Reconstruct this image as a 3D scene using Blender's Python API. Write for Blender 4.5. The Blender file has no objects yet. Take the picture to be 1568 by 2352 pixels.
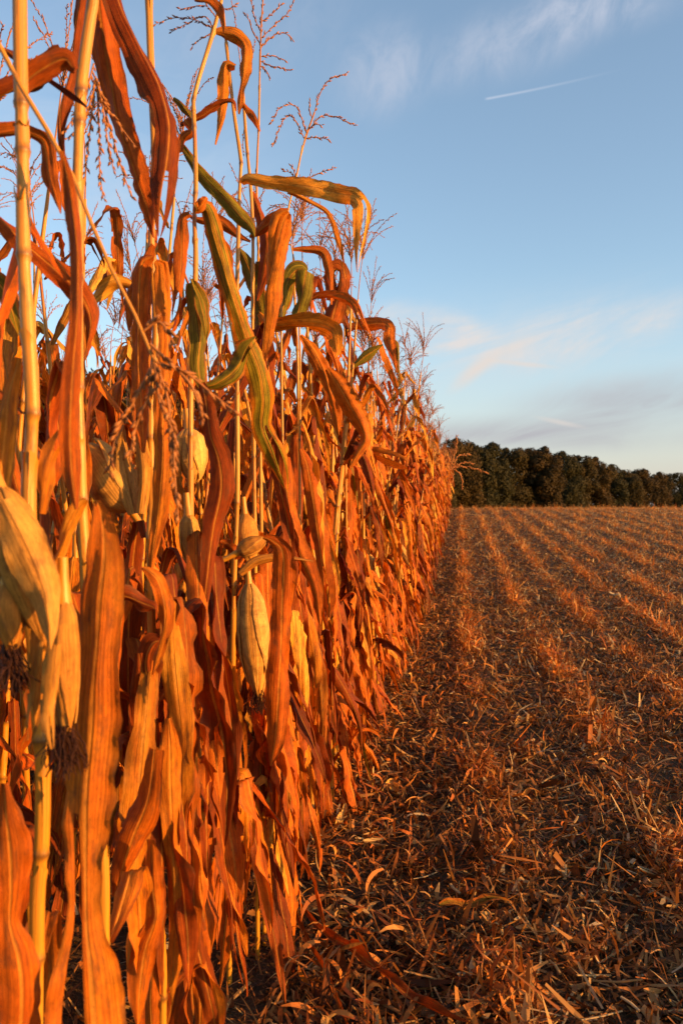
import bpy, math, random
import numpy as np
from mathutils import Vector

R = math.radians
scene = bpy.context.scene
COL = scene.collection

# ------------------------------------------------------------------ camera
CAMZ = 1.40
F = 1830.0                       # focal length in units of a 1568 x 2352 picture
YAW = R(8.1)
cam_d = bpy.data.cameras.new('camera')
cam = bpy.data.objects.new('camera', cam_d)
COL.objects.link(cam)
cam.location = (0, 0, CAMZ)
cam.rotation_euler = (R(90), 0, YAW)
cam_d.sensor_fit = 'VERTICAL'
cam_d.sensor_height = 36.0
cam_d.lens = 36.0 * F / 2352.0
cam_d.clip_start = 0.05
cam_d.clip_end = 5000
cam_d.dof.use_dof = True
cam_d.dof.focus_distance = 3.0
cam_d.dof.aperture_fstop = 5.6
scene.camera = cam
CAM = np.array([0, 0, CAMZ])
RIGHT = np.array([math.cos(YAW), math.sin(YAW), 0])
FWD = np.array([-math.sin(YAW), math.cos(YAW), 0])
UP = np.array([0, 0, 1.0])


def at(px, py, d):
    return CAM + RIGHT * ((px - 784) / F * d) + UP * (-(py - 1176) / F * d) + FWD * d


def azel(px, py):
    v = at(px, py, 1.0) - CAM
    v = v / np.linalg.norm(v)
    return math.degrees(math.atan2(v[0], v[1])), math.degrees(math.asin(v[2]))


# ------------------------------------------------------------------ node helpers
class NT:
    def __init__(s, tree):
        s.t = tree
        s.n = tree.nodes
        s.l = tree.links
        s.n.clear()

    def new(s, typ, **kw):
        n = s.n.new(typ)
        for k, v in kw.items():
            setattr(n, k, v)
        return n

    def put(s, sock, v):
        if isinstance(v, bpy.types.NodeSocket):
            s.l.new(v, sock)
        elif v is not None:
            if isinstance(v, (tuple, list)) and len(v) == 3 and sock.type == 'RGBA':
                v = (*v, 1)
            sock.default_value = v

    def math(s, op, a, b=None, c=None, clamp=False):
        n = s.new('ShaderNodeMath', operation=op, use_clamp=clamp)
        for i, v in enumerate((a, b, c)):
            if v is not None:
                s.put(n.inputs[i], v)
        return n.outputs[0]

    def mix(s, f, a, b, blend='MIX'):
        n = s.new('ShaderNodeMixRGB', blend_type=blend)
        s.put(n.inputs[0], f)
        s.put(n.inputs[1], a)
        s.put(n.inputs[2], b)
        return n.outputs[0]

    def ramp(s, f, stops, interp='LINEAR'):
        n = s.new('ShaderNodeValToRGB')
        e = n.color_ramp.elements
        n.color_ramp.interpolation = interp
        while len(e) < len(stops):
            e.new(0.5)
        for q, (p, c) in zip(e, stops):
            q.position = p
            q.color = (*c, 1) if isinstance(c, (tuple, list)) else (c, c, c, 1)
        s.put(n.inputs[0], f)
        return n.outputs[0]

    def noise(s, vec, scale=1.0, detail=3.0, rough=0.55, dist=0.0):
        n = s.new('ShaderNodeTexNoise')
        s.put(n.inputs['Vector'], vec)
        n.inputs['Scale'].default_value = scale
        n.inputs['Detail'].default_value = detail
        n.inputs['Roughness'].default_value = rough
        n.inputs['Distortion'].default_value = dist
        return n.outputs[0]

    def vmul(s, vec, k, off=None):
        n = s.new('ShaderNodeVectorMath', operation='MULTIPLY_ADD')
        s.put(n.inputs[0], vec)
        n.inputs[1].default_value = k
        if off is not None:
            s.put(n.inputs[2], off)
        return n.outputs[0]

    def sep(s, v):
        n = s.new('ShaderNodeSeparateXYZ')
        s.put(n.inputs[0], v)
        return n.outputs

    def comb(s, x, y, z=0.0):
        n = s.new('ShaderNodeCombineXYZ')
        s.put(n.inputs[0], x)
        s.put(n.inputs[1], y)
        s.put(n.inputs[2], z)
        return n.outputs[0]

    def smooth(s, v, a, b, lo=0.0, hi=1.0):
        n = s.new('ShaderNodeMapRange', interpolation_type='SMOOTHSTEP')
        s.put(n.inputs[0], v)
        for i, q in enumerate((a, b, lo, hi)):
            n.inputs[i + 1].default_value = q
        return n.outputs[0]


# ------------------------------------------------------------------ sky and sun
SUN_EL = R(9.0)
SUN_AZ = (0.96, -0.27)           # towards the sun, on the ground plane
sv = Vector((SUN_AZ[0] * math.cos(SUN_EL), SUN_AZ[1] * math.cos(SUN_EL), math.sin(SUN_EL))).normalized()
world = bpy.data.worlds.new('World')
scene.world = world
world.use_nodes = True
w = NT(world.node_tree)
sky = w.new('ShaderNodeTexSky', sky_type='NISHITA')
sky.sun_disc = False
sky.sun_elevation = SUN_EL
sky.sun_rotation = math.atan2(SUN_AZ[0], SUN_AZ[1])
sky.altitude = 100
sky.air_density = 1.0
sky.dust_density = 1.0
sky.ozone_density = 1.6
SKY_STRENGTH = 0.15
tc = w.new('ShaderNodeTexCoord')
dx, dy, dz = w.sep(tc.outputs['Generated'])
el = w.math('MULTIPLY', w.math('ARCSINE', dz), 57.29578)
az = w.math('MULTIPLY', w.math('ARCTAN2', dx, dy), 57.29578)
PXD = 57.29578 / F               # degrees per picture unit near the centre


def blob(px, py, a, b, rot, soft=0.0):
    a0, e0 = azel(px, py)
    u = w.math('SUBTRACT', az, a0)
    v = w.math('SUBTRACT', el, e0)
    a1, e1 = azel(px + 20 * math.cos(R(rot)), py - 20 * math.sin(R(rot)))
    a2, e2 = azel(px - 20 * math.cos(R(rot)), py + 20 * math.sin(R(rot)))
    ln = math.hypot(a1 - a2, e1 - e2)
    c, s_ = (a1 - a2) / ln, (e1 - e2) / ln
    a = a * ln / (40 * PXD)
    p = w.math('DIVIDE', w.math('ADD', w.math('MULTIPLY', u, c), w.math('MULTIPLY', v, s_)), a * PXD)
    q = w.math('DIVIDE', w.math('SUBTRACT', w.math('MULTIPLY', v, c), w.math('MULTIPLY', u, s_)), b * PXD)
    r2 = w.math('ADD', w.math('MULTIPLY', p, p), w.math('MULTIPLY', q, q))
    return w.smooth(w.math('SQRT', r2), 1.0, soft), p, q


ae = w.comb(az, el, 0.0)
n_fine = w.noise(w.vmul(w.comb(w.math('ADD', az, w.math('MULTIPLY', el, -0.4)), el, 0), (0.40, 0.28, 1)), 1.0, 8, 0.66, 0.5)
n_soft = w.noise(w.vmul(w.comb(az, w.math('ADD', el, w.math('MULTIPLY', az, -0.25)), 0), (0.07, 0.22, 1)), 1.0, 8, 0.62, 0.9)
n_fine_m = w.smooth(n_fine, 0.25, 0.80)
n_soft_m = w.smooth(n_soft, 0.28, 0.74)


def total(fs):
    o = fs[0]
    for f in fs[1:]:
        o = w.math('ADD', o, f, clamp=True)
    return o


hi_m = total([w.math('MULTIPLY', blob(880, 165, 170, 120, 20)[0], 0.6),
              w.math('MULTIPLY', blob(1200, 85, 380, 95, 20)[0], 0.58),
              w.math('MULTIPLY', blob(1400, 10, 260, 70, 10)[0], 0.45),
              w.math('MULTIPLY', blob(560, 60, 420, 160, 15)[0], 0.25)])
hi_m = w.math('MULTIPLY', hi_m, w.math('ADD', w.math('MULTIPLY', n_fine_m, 1.25), 0.15))
lo_m = total([w.math('MULTIPLY', blob(980, 755, 230, 70, -12)[0], 1.0),
              w.math('MULTIPLY', blob(1060, 745, 110, 34, -20)[0], 0.2),
              w.math('MULTIPLY', blob(1320, 770, 400, 85, 12)[0], 1.0),
              w.math('MULTIPLY', blob(1230, 800, 900, 190, 5)[0], 0.3)])
lo_m = w.math('MULTIPLY', lo_m, w.math('ADD', w.math('MULTIPLY', w.math('MULTIPLY', n_soft_m, w.math('ADD', w.math('MULTIPLY', n_fine_m, 0.7), 0.6)), 0.95), 0.1))
st_m = total([w.math('MULTIPLY', blob(1085, 856, 95, 26, 38)[0], 0.75),
              w.math('MULTIPLY', blob(1160, 808, 130, 30, 26)[0], 0.5),
              w.math('MULTIPLY', blob(1200, 836, 105, 9, -6)[0], 0.65),
              w.math('MULTIPLY', blob(965, 806, 60, 12, -10)[0], 0.45),
              w.math('MULTIPLY', blob(1285, 970, 80, 9, -12)[0], 0.5)])
left_m = w.math('MULTIPLY', blob(240, 420, 620, 420, 0)[0], w.math('MULTIPLY', n_soft_m, 0.62))
con, cp, cq = blob(1258, 199, 215, 3.8, 12.2)
con = w.math('MULTIPLY', w.smooth(w.math('ABSOLUTE', cq), 1.0, 0.0), w.math('MULTIPLY', w.smooth(cp, -0.72, -0.66), w.smooth(cp, 0.9, -0.9, 0.0, 0.7)))
gr_m = total([w.math('MULTIPLY', blob(1460, 915, 430, 80, 6)[0], 0.95),
              w.math('MULTIPLY', blob(1230, 1000, 560, 60, 0)[0], 0.95),
              w.math('MULTIPLY', blob(1505, 922, 48, 13, 22)[0], 0.45),
              w.math('MULTIPLY', blob(1390, 950, 90, 10, 8)[0], 0.25)])
gr_m = w.math('MULTIPLY', gr_m, w.math('ADD', w.math('MULTIPLY', n_soft_m, 0.7), 0.4))
warm_m = w.math('MULTIPLY', w.smooth(el, 14.0, -1.0), 0.72)
HAZE_COL = (0.285, 0.255, 0.27)
skyc = w.mix(1.0, sky.outputs[0], (SKY_STRENGTH * 1.0,) * 3, 'MULTIPLY')
skyc = w.mix(0.08, skyc, (0.26, 0.275, 0.29))
skyc = w.mix(warm_m, skyc, HAZE_COL)
skyc = w.mix(gr_m, skyc, (0.215, 0.208, 0.228))
skyc = w.mix(left_m, skyc, (0.27, 0.32, 0.39))
skyc = w.mix(w.math('MULTIPLY', lo_m, 1.25, clamp=True), skyc, (0.36, 0.345, 0.34))
skyc = w.mix(hi_m, skyc, (0.26, 0.285, 0.345))
skyc = w.mix(st_m, skyc, (0.38, 0.335, 0.305))
skyc = w.mix(con, skyc, (0.27, 0.305, 0.37))
bg = w.new('ShaderNodeBackground')
w.put(bg.inputs[0], skyc)
bg.inputs[1].default_value = 1.0
wo = w.new('ShaderNodeOutputWorld')
w.l.new(bg.outputs[0], wo.inputs[0])

sun_d = bpy.data.lights.new('sun', 'SUN')
sun_d.energy = 5.0
sun_d.angle = R(0.53)
sun_d.color = (1.0, 0.47, 0.10)
sun = bpy.data.objects.new('sun', sun_d)
COL.objects.link(sun)
sun.location = (40, -25, 12)
sun.rotation_euler = sv.to_track_quat('Z', 'Y').to_euler()

scene.view_settings.view_transform = 'Standard'
scene.view_settings.look = 'None'
scene.view_settings.exposure = 1.1
scene.view_settings.gamma = 1.0
scene.view_settings.use_curve_mapping = False
scene.render.engine = 'CYCLES'
scene.cycles.use_denoising = True
scene.cycles.max_bounces = 6
scene.cycles.diffuse_bounces = 3
scene.cycles.transmission_bounces = 3
scene.cycles.transparent_max_bounces = 4

# ------------------------------------------------------------------ terrain shape
_ty = np.linspace(-60, 1000, 10601)
_sl = np.interp(_ty, [-60, 8, 16, 36, 46, 60, 95, 1000], [0, 0, .054, .054, 0, -.05, 0, 0])
_tz = np.concatenate([[0], np.cumsum((_sl[1:] + _sl[:-1]) / 2 * np.diff(_ty))])


def tz(y):
    return np.interp(y, _ty, _tz)


# ------------------------------------------------------------------ materials
def new_mat(name):
    m = bpy.data.materials.new(name)
    m.use_nodes = True
    return m, NT(m.node_tree)


def finish(t, col, rough=0.5, spec=0.3, bump=None, bstr=0.3, bdist=0.002, transl=0.0, tcol=None):
    p = t.new('ShaderNodeBsdfPrincipled')
    t.put(p.inputs['Base Color'], col)
    t.put(p.inputs['Roughness'], rough)
    p.inputs['Specular IOR Level'].default_value = spec
    if bump is not None:
        b = t.new('ShaderNodeBump')
        b.inputs['Strength'].default_value = bstr
        b.inputs['Distance'].default_value = bdist
        t.put(b.inputs['Height'], bump)
        t.l.new(b.outputs[0], p.inputs['Normal'])
    o = t.new('ShaderNodeOutputMaterial')
    sh = p.outputs[0]
    if transl > 0:
        tr = t.new('ShaderNodeBsdfTranslucent')
        t.put(tr.inputs[0], tcol if tcol is not None else col)
        ms = t.new('ShaderNodeMixShader')
        ms.inputs[0].default_value = transl
        t.l.new(sh, ms.inputs[1])
        t.l.new(tr.outputs[0], ms.inputs[2])
        sh = ms.outputs[0]
    t.l.new(sh, o.inputs[0])


def tint_nodes(t):
    a = t.new('ShaderNodeAttribute', attribute_name='tint')
    return t.sep(a.outputs['Vector'])


def uv_rand(t, kx, ky):
    uv = t.new('ShaderNodeUVMap').outputs[0]
    oi = t.new('ShaderNodeObjectInfo').outputs['Random']
    off = t.comb(t.math('MULTIPLY', oi, 37.0), t.math('MULTIPLY', oi, 91.0), 0)
    return t.vmul(uv, (kx, ky, 1), off)


def leaf_material(name, ramp, transl=0.24, green=True):
    m, t = new_mat(name)
    r, g, b = tint_nodes(t)
    oi = t.new('ShaderNodeObjectInfo').outputs['Random']
    uv = t.new('ShaderNodeUVMap').outputs[0]
    ux, uy, _ = t.sep(uv)
    pal = t.math('ADD', r, t.math('MULTIPLY', t.math('SUBTRACT', oi, 0.5), 0.3))
    broad = t.noise(uv_rand(t, 2.2, 5.0), 1.0, 3)
    pal = t.math('ADD', pal, t.math('MULTIPLY', t.math('SUBTRACT', broad, 0.5), 0.7))
    c = t.ramp(pal, ramp)
    streak = t.noise(uv_rand(t, 46.0, 1.6), 1.0, 4, 0.6)
    streak2 = t.noise(uv_rand(t, 16.0, 1.1), 1.0, 2, 0.5)
    if green:
        gm = t.smooth(t.math('SUBTRACT', t.math('ADD', t.math('MULTIPLY', t.math('ADD', streak2, broad), 0.75), b), t.math('MULTIPLY', t.smooth(t.math('ABSOLUTE', t.math('SUBTRACT', ux, 0.5)), .25, .5), 0.55)), 0.95, 1.4)
        gm = t.math('MULTIPLY', gm, t.smooth(b, 0.0, 0.1))
        c = t.mix(gm, c, t.mix(t.smooth(streak, .3, .7), (0.055, 0.07, 0.006), (0.27, 0.20, 0.015)))
    mr = t.math('ABSOLUTE', t.math('SUBTRACT', ux, 0.5))
    mrm = t.smooth(mr, 0.055, 0.025)
    c = t.mix(t.math('MULTIPLY', mrm, 0.65), c, (0.50, 0.22, 0.03))
    k = t.math('ADD', t.math('MULTIPLY', t.smooth(streak, 0.28, 0.72), 0.7 if green else 0.3), 0.62 if green else 0.82)
    k = t.math('MULTIPLY', k, t.math('ADD', t.math('MULTIPLY', t.smooth(streak2, 0.3, 0.7), 0.18), 0.88))
    vein = t.noise(uv_rand(t, 120.0, 1.2), 1.0, 2, 0.5)
    k = t.math('MULTIPLY', k, t.math('ADD', t.math('MULTIPLY', t.smooth(vein, 0.3, 0.7), 0.45), 0.76))
    mott = t.noise(uv_rand(t, 5.0, 24.0), 1.0, 5, 0.7)
    k = t.math('MULTIPLY', k, t.math('ADD', t.math('MULTIPLY', t.smooth(mott, 0.3, 0.7), 0.5), 0.74))
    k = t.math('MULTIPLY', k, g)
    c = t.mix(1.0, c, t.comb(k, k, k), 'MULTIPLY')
    blot = t.noise(uv_rand(t, 3.0, 11.0), 1.0, 5, 0.65)
    c = t.mix(t.math('MULTIPLY', t.smooth(blot, 0.52, 0.70), 0.7), c, (0.11, 0.042, 0.016))
    spot = t.noise(uv_rand(t, 34.0, 150.0), 1.0, 2, 0.5)
    c = t.mix(t.math('MULTIPLY', t.smooth(spot, 0.64, 0.72), 0.75), c, (0.06, 0.022, 0.01))
    edge = t.math('MULTIPLY', t.smooth(mr, 0.40, 0.5), t.smooth(blot, 0.4, 0.6))
    c = t.mix(t.math('MULTIPLY', edge, 0.5), c, (0.17, 0.075, 0.03))
    h = t.math('ADD', t.math('MULTIPLY', streak, 1.0), t.math('MULTIPLY', mrm, 0.8))
    h = t.math('ADD', h, t.math('MULTIPLY', broad, 1.5))
    fine = t.noise(uv_rand(t, 70.0, 210.0), 1.0, 2)
    rough = t.math('SUBTRACT', 0.62, t.math('MULTIPLY', t.smooth(fine, 0.55, 0.7), 0.3))
    finish(t, c, rough, 0.16, h, 0.6, 0.003, transl, t.mix(1.0, c, (1.3, 0.8, 0.3), 'MULTIPLY'))
    return m


M = {}
M['leaf'] = leaf_material('dry_leaf', [(0.0, (0.20, 0.034, 0.003)), (0.25, (0.35, 0.070, 0.004)), (0.5, (0.46, 0.118, 0.006)),
                                       (0.75, (0.50, 0.19, 0.012)), (1.0, (0.56, 0.31, 0.05))])
M['husk'] = leaf_material('dry_husk', [(0.0, (0.34, 0.115, 0.015)), (0.5, (0.50, 0.225, 0.035)), (1.0, (0.58, 0.33, 0.085))], 0.12, False)

m, t = new_mat('dry_stalk')
r, g, b = tint_nodes(t)
st = t.noise(uv_rand(t, 22.0, 2.0), 1.0, 3, 0.6)
bl = t.noise(uv_rand(t, 3.0, 14.0), 1.0, 4, 0.6)
c = t.mix(bl, (0.42, 0.16, 0.010), (0.55, 0.28, 0.02))
c = t.mix(t.math('MULTIPLY', t.smooth(st, 0.4, 0.8), 0.5), c, (0.36, 0.14, 0.03))
c = t.mix(g, c, (0.30, 0.035, 0.015))
c = t.mix(t.math('MULTIPLY', t.smooth(bl, 0.52, 0.70), 0.65), c, (0.13, 0.05, 0.012))
c = t.mix(b, c, t.mix(t.smooth(st, .3, .7), (0.30, 0.10, 0.010), (0.54, 0.25, 0.022)))
c = t.mix(t.math('MULTIPLY', r, 0.85), c, (0.07, 0.028, 0.012))
finish(t, c, 0.4, 0.4, st, 0.4, 0.002, 0.0)
M['stalk'] = m

m, t = new_mat('dry_tassel')
r, g, b = tint_nodes(t)
c = t.mix(r, (0.24, 0.085, 0.026), (0.48, 0.21, 0.075))
finish(t, c, 0.6, 0.2, None, transl=0.15)
M['tassel'] = m

m, t = new_mat('corn_silk')
finish(t, (0.045, 0.014, 0.008), 0.7, 0.2)
M['silk'] = m

m, t = new_mat('straw_litter')
r, g, b = tint_nodes(t)
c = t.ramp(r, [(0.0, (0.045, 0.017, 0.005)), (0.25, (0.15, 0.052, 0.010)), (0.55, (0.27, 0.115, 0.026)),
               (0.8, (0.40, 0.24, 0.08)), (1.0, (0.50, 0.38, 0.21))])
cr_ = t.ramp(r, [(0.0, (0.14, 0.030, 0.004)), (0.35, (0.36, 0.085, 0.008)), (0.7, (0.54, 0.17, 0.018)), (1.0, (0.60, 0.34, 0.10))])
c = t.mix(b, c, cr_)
uvn = t.noise(t.vmul(t.new('ShaderNodeUVMap').outputs[0], (9.0, 1.2, 1)), 1.0, 3)
k = t.math('ADD', t.math('MULTIPLY', uvn, 0.9), 0.5)
c = t.mix(1.0, c, t.comb(k, k, k), 'MULTIPLY')
finish(t, c, 0.65, 0.25, None, transl=0.18)
M['litter'] = m

m, t = new_mat('field_soil')
geo = t.new('ShaderNodeNewGeometry').outputs['Position']
n1 = t.noise(geo, 14.0, 6, 0.65)
n2 = t.noise(geo, 1.3, 4, 0.6)
n3 = t.noise(geo, 90.0, 3, 0.6)
c = t.mix(n1, (0.022, 0.014, 0.009), (0.085, 0.05, 0.024))
c = t.mix(t.smooth(n3, 0.5, 0.7), c, (0.16, 0.085, 0.035))
c = t.mix(t.math('MULTIPLY', t.smooth(n2, 0.45, 0.7), 0.5), c, (0.06, 0.036, 0.02))
finish(t, c, 0.9, 0.1, t.math('ADD', n1, t.math('MULTIPLY', n3, 0.4)), 0.9, 0.05)
M['soil'] = m

TREE_COLS = [((0.028, 0.024, 0.008), (0.060, 0.042, 0.012)), ((0.036, 0.026, 0.007), (0.075, 0.045, 0.012)),
             ((0.019, 0.021, 0.008), (0.044, 0.037, 0.012)), ((0.030, 0.022, 0.007), (0.066, 0.040, 0.012))]
for i, (ca, cb) in enumerate(TREE_COLS):
    m, t = new_mat('autumn_foliage')
    r, g, b = tint_nodes(t)
    finish(t, t.mix(r, ca, cb), 0.7, 0.15, None, transl=0.2)
    M['tree%d' % i] = m
m, t = new_mat('tree_bark')
geo = t.new('ShaderNodeNewGeometry').outputs['Position']
finish(t, t.mix(t.noise(geo, 3.0, 4), (0.03, 0.022, 0.015), (0.09, 0.065, 0.045)), 0.9, 0.1)
M['bark'] = m


# ------------------------------------------------------------------ geometry helpers
class Geo:
    def __init__(s):
        s.v, s.f, s.uv, s.t = [], [], [], []
        s.n = 0

    def add(s, v, f, uv=None, tint=(0.5, 1, 0)):
        v = np.asarray(v, float)
        k = len(v)
        f = np.asarray(f, int)
        if f.shape[1] == 3:
            f = np.concatenate([f, -np.ones((len(f), 1), int) - s.n], 1)
        s.v.append(v)
        s.f.append(f + s.n)
        s.uv.append(np.zeros((k, 2)) if uv is None else np.asarray(uv, float))
        tt = np.asarray(tint, float)
        s.t.append(np.broadcast_to(tt, (k, 3)) if tt.ndim == 1 else tt)
        s.n += k
        return s

    def merge(s, o, M4=None):
        for v, f, u, t_ in zip(o.v, o.f, o.uv, o.t):
            vv = v if M4 is None else v @ M4[:3, :3].T + M4[:3, 3]
            base = s.n
            s.v.append(vv)
            s.uv.append(u)
            s.t.append(t_)
            s.n += len(v)
        # faces: recompute against the new base
        start = s.n - o.n
        for f in o.f:
            ff = f.copy()
            ff[f >= 0] += start
            s.f.append(ff)
        return s

    def mesh(s, name, mat, smooth=True):
        me = bpy.data.meshes.new(name)
        V = np.concatenate(s.v)
        Fa = np.concatenate(s.f)
        UV = np.concatenate(s.uv)
        T = np.concatenate(s.t)
        tri = Fa[:, 3] < 0
        sizes = np.where(tri, 3, 4)
        loops = Fa.reshape(-1)
        keep = np.ones(len(loops), bool)
        keep[3::4] = ~tri
        loops = loops[keep]
        me.vertices.add(len(V))
        me.vertices.foreach_set('co', V.astype(np.float32).ravel())
        me.loops.add(len(loops))
        me.loops.foreach_set('vertex_index', loops.astype(np.int32))
        me.polygons.add(len(Fa))
        st = np.concatenate([[0], np.cumsum(sizes)[:-1]])
        me.polygons.foreach_set('loop_start', st.astype(np.int32))
        me.update(calc_edges=True)
        me.validate()
        ul = me.uv_layers.new(name='UVMap')
        ul.data.foreach_set('uv', UV[loops].astype(np.float32).ravel())
        at_ = me.attributes.new('tint', 'FLOAT_VECTOR', 'POINT')
        at_.data.foreach_set('vector', T.astype(np.float32).ravel())
        me.polygons.foreach_set('use_smooth', np.full(len(Fa), smooth))
        me.materials.append(mat)
        me.update()
        return me


def obj(name, me, parent=None, loc=None):
    o = bpy.data.objects.new(name, me)
    COL.objects.link(o)
    if parent is not None:
        o.parent = parent
    if loc is not None:
        o.location = loc
    return o


def tag(o, label=None, cat=None, group=None, kind=None):
    for k, v in (('label', label), ('category', cat), ('group', group), ('kind', kind)):
        if v:
            o[k] = v
    return o


def thing(name, label, cat, loc, group=None, rz=0):
    o = obj(name, None, None, loc)
    o.rotation_euler = (0, 0, rz)
    o.empty_display_size = 0.1
    return tag(o, label, cat, group)


def copy_tree(o, parent=None):
    c = o.copy()
    COL.objects.link(c)
    c.parent = parent
    for ch in o.children:
        copy_tree(ch, c)
    return c


def unit(a):
    return a / np.maximum(np.linalg.norm(a, axis=-1, keepdims=True), 1e-9)


def grid_faces(n, m, close=False):
    i = np.arange(n - 1)[:, None]
    j = np.arange(m if close else m - 1)[None, :]
    j2 = (j + 1) % m
    return np.stack([i * m + j, i * m + j2, (i + 1) * m + j2, (i + 1) * m + j], -1).reshape(-1, 4)


def spline(K, n):
    """smooth curve through the rows of K (first three columns give the spacing)"""
    K = np.asarray(K, float)
    if len(K) == 2:
        s = np.linspace(0, 1, n)[:, None]
        return K[0] * (1 - s) + K[1] * s
    d = np.linalg.norm(np.diff(K[:, :3], axis=0), axis=1)
    s = np.concatenate([[0], np.cumsum(np.maximum(d, 1e-6))])
    tg = np.zeros_like(K)
    tg[1:-1] = (K[2:] - K[:-2]) / (s[2:] - s[:-2])[:, None]
    tg[0] = (K[1] - K[0]) / (s[1] - s[0])
    tg[-1] = (K[-1] - K[-2]) / (s[-1] - s[-2])
    q = np.linspace(0, s[-1], n)
    i = np.clip(np.searchsorted(s, q, 'right') - 1, 0, len(s) - 2)
    h = (s[i + 1] - s[i])[:, None]
    x = ((q - s[i])[:, None]) / h
    a, b = K[i], K[i + 1]
    ta, tb = tg[i] * h, tg[i + 1] * h
    return (2 * x**3 - 3 * x**2 + 1) * a + (x**3 - 2 * x**2 + x) * ta + (-2 * x**3 + 3 * x**2) * b + (x**3 - x**2) * tb


def rot_about(v, ax, ang):
    c, s = np.cos(ang)[:, None], np.sin(ang)[:, None]
    return v * c + np.cross(ax, v) * s + ax * (np.sum(ax * v, 1, keepdims=True)) * (1 - c)


def leaf_geo(P, W, B, rng, m=7, fold=0.3, wave=0.12, curl=0.0, tint=(0.5, 1, 0), wl=0.12, crumple=1.0, g=None, torn=True):
    """a leaf blade: ribbon along P, width W, side direction B"""
    n = len(P)
    T = unit(np.gradient(P, axis=0))
    B = unit(B - T * np.sum(B * T, 1, keepdims=True))
    N = np.cross(B, T)
    s = np.concatenate([[0], np.cumsum(np.linalg.norm(np.diff(P, axis=0), axis=1))])
    u = np.linspace(-1, 1, m)
    ph1, ph2, ph3, ph4 = rng.uniform(0, 6.28, 4)
    k = 6.283 / (wl * rng.uniform(0.8, 1.25))
    k2 = k * rng.uniform(0.4, 0.6)
    env = np.sin(np.pi * np.clip(s / s[-1], 0.02, 0.98)) ** 0.5
    wl_ = (np.sin(k * s + ph1) + 0.6 * np.sin(k2 * s + ph3)) * env
    wr_ = (np.sin(k * rng.uniform(0.8, 1.2) * s + ph2) + 0.6 * np.sin(k2 * s + ph4)) * env
    au = np.abs(u)
    wav = np.where(u[None, :] < 0, wl_[:, None], wr_[:, None]) * (au**1.7)[None, :] * wave
    fo = fold * (1 + 0.35 * np.sin(3.1 * s / s[-1] * 2 + ph2))
    half = (W / 2)[:, None]
    lat = half * u[None, :] * np.cos(fo)[:, None]
    ht = half * (au[None, :] * np.sin(fo)[:, None] + curl * au[None, :]**2 + wav * 1.6)
    rag = 1 + 0.07 * np.sin(s * rng.uniform(60, 120) + ph1) * np.sin(s * rng.uniform(20, 45) + ph2) + rng.normal(0, .018, n) * crumple
    rag2 = 1 + 0.07 * np.sin(s * rng.uniform(60, 120) + ph3) * np.sin(s * rng.uniform(20, 45) + ph4) + rng.normal(0, .018, n) * crumple
    lat = lat * np.where(au[None, :] < .9, 1.0, np.where(u[None, :] < 0, rag[:, None], rag2[:, None]))
    kr = 6.283 / rng.uniform(.035, .07)
    ruf = np.where(u[None, :] < 0, np.sin(kr * s + ph2)[:, None], np.sin(kr * 1.17 * s + ph4)[:, None]) * (au**3)[None, :]
    ht = ht + half * ruf * 0.16 * (0.5 + 0.5 * np.sin(s * 9 + ph1))[:, None] * (1 if n > 20 else 0)
    cr = np.zeros((n, m))
    for _ in range(4):
        a_, b_, c_ = rng.uniform(1.0, 4.5), rng.uniform(8, 55), rng.uniform(0, 6.28)
        cr += np.sin(a_ * u[None, :] + b_ * s[:, None] + c_) * 0.0011 * crumple
    for _ in range(2):
        a_, c_ = rng.uniform(6, 11), rng.uniform(0, 6.28)
        cr += np.sin(a_ * u[None, :] + rng.uniform(-3, 3) * s[:, None] + c_) * half * 0.05 * crumple
    V = P[:, None, :] + B[:, None, :] * lat[..., None] + N[:, None, :] * (ht + cr)[..., None]
    uv = np.stack(np.broadcast_arrays((u[None, :] + 1) / 2, (s / 0.7)[:, None]), -1)
    tt = np.tile(np.asarray(tint, float), (n * m, 1))
    if n > 20 and torn:
        ok = np.ones((n - 1, m - 1), bool)
        if rng.random() < (.4 if n < 40 else .15):                      # split towards the tip
            j0, i0 = int(rng.integers(2, m - 3)), int(n * rng.uniform(.55, .8))
            gap = np.clip((np.arange(n) - i0) / (n - i0), 0, 1)[:, None] * half * rng.uniform(.2, .6)
            sg = np.where(np.arange(m) <= j0, -1.0, 1.0)[None, :]
            V = V + B[:, None, :] * (gap * sg)[..., None] + N[:, None, :] * (gap * sg * rng.normal(0, .8))[..., None]
            ok[i0:, j0] = False
        for _ in range(int(rng.integers(0, 5)) if n < 40 else 0):   # notches in the margin
            i0 = int(rng.integers(n // 4, n - 3))
            ok[i0:i0 + int(rng.integers(1, 3)), rng.choice([0, m - 2])] = False
        fc = grid_faces(n, m)[ok.ravel()]
    else:
        fc = grid_faces(n, m)
    g = g or Geo()
    return g.add(V.reshape(-1, 3), fc, uv.reshape(-1, 2), tt)


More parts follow.
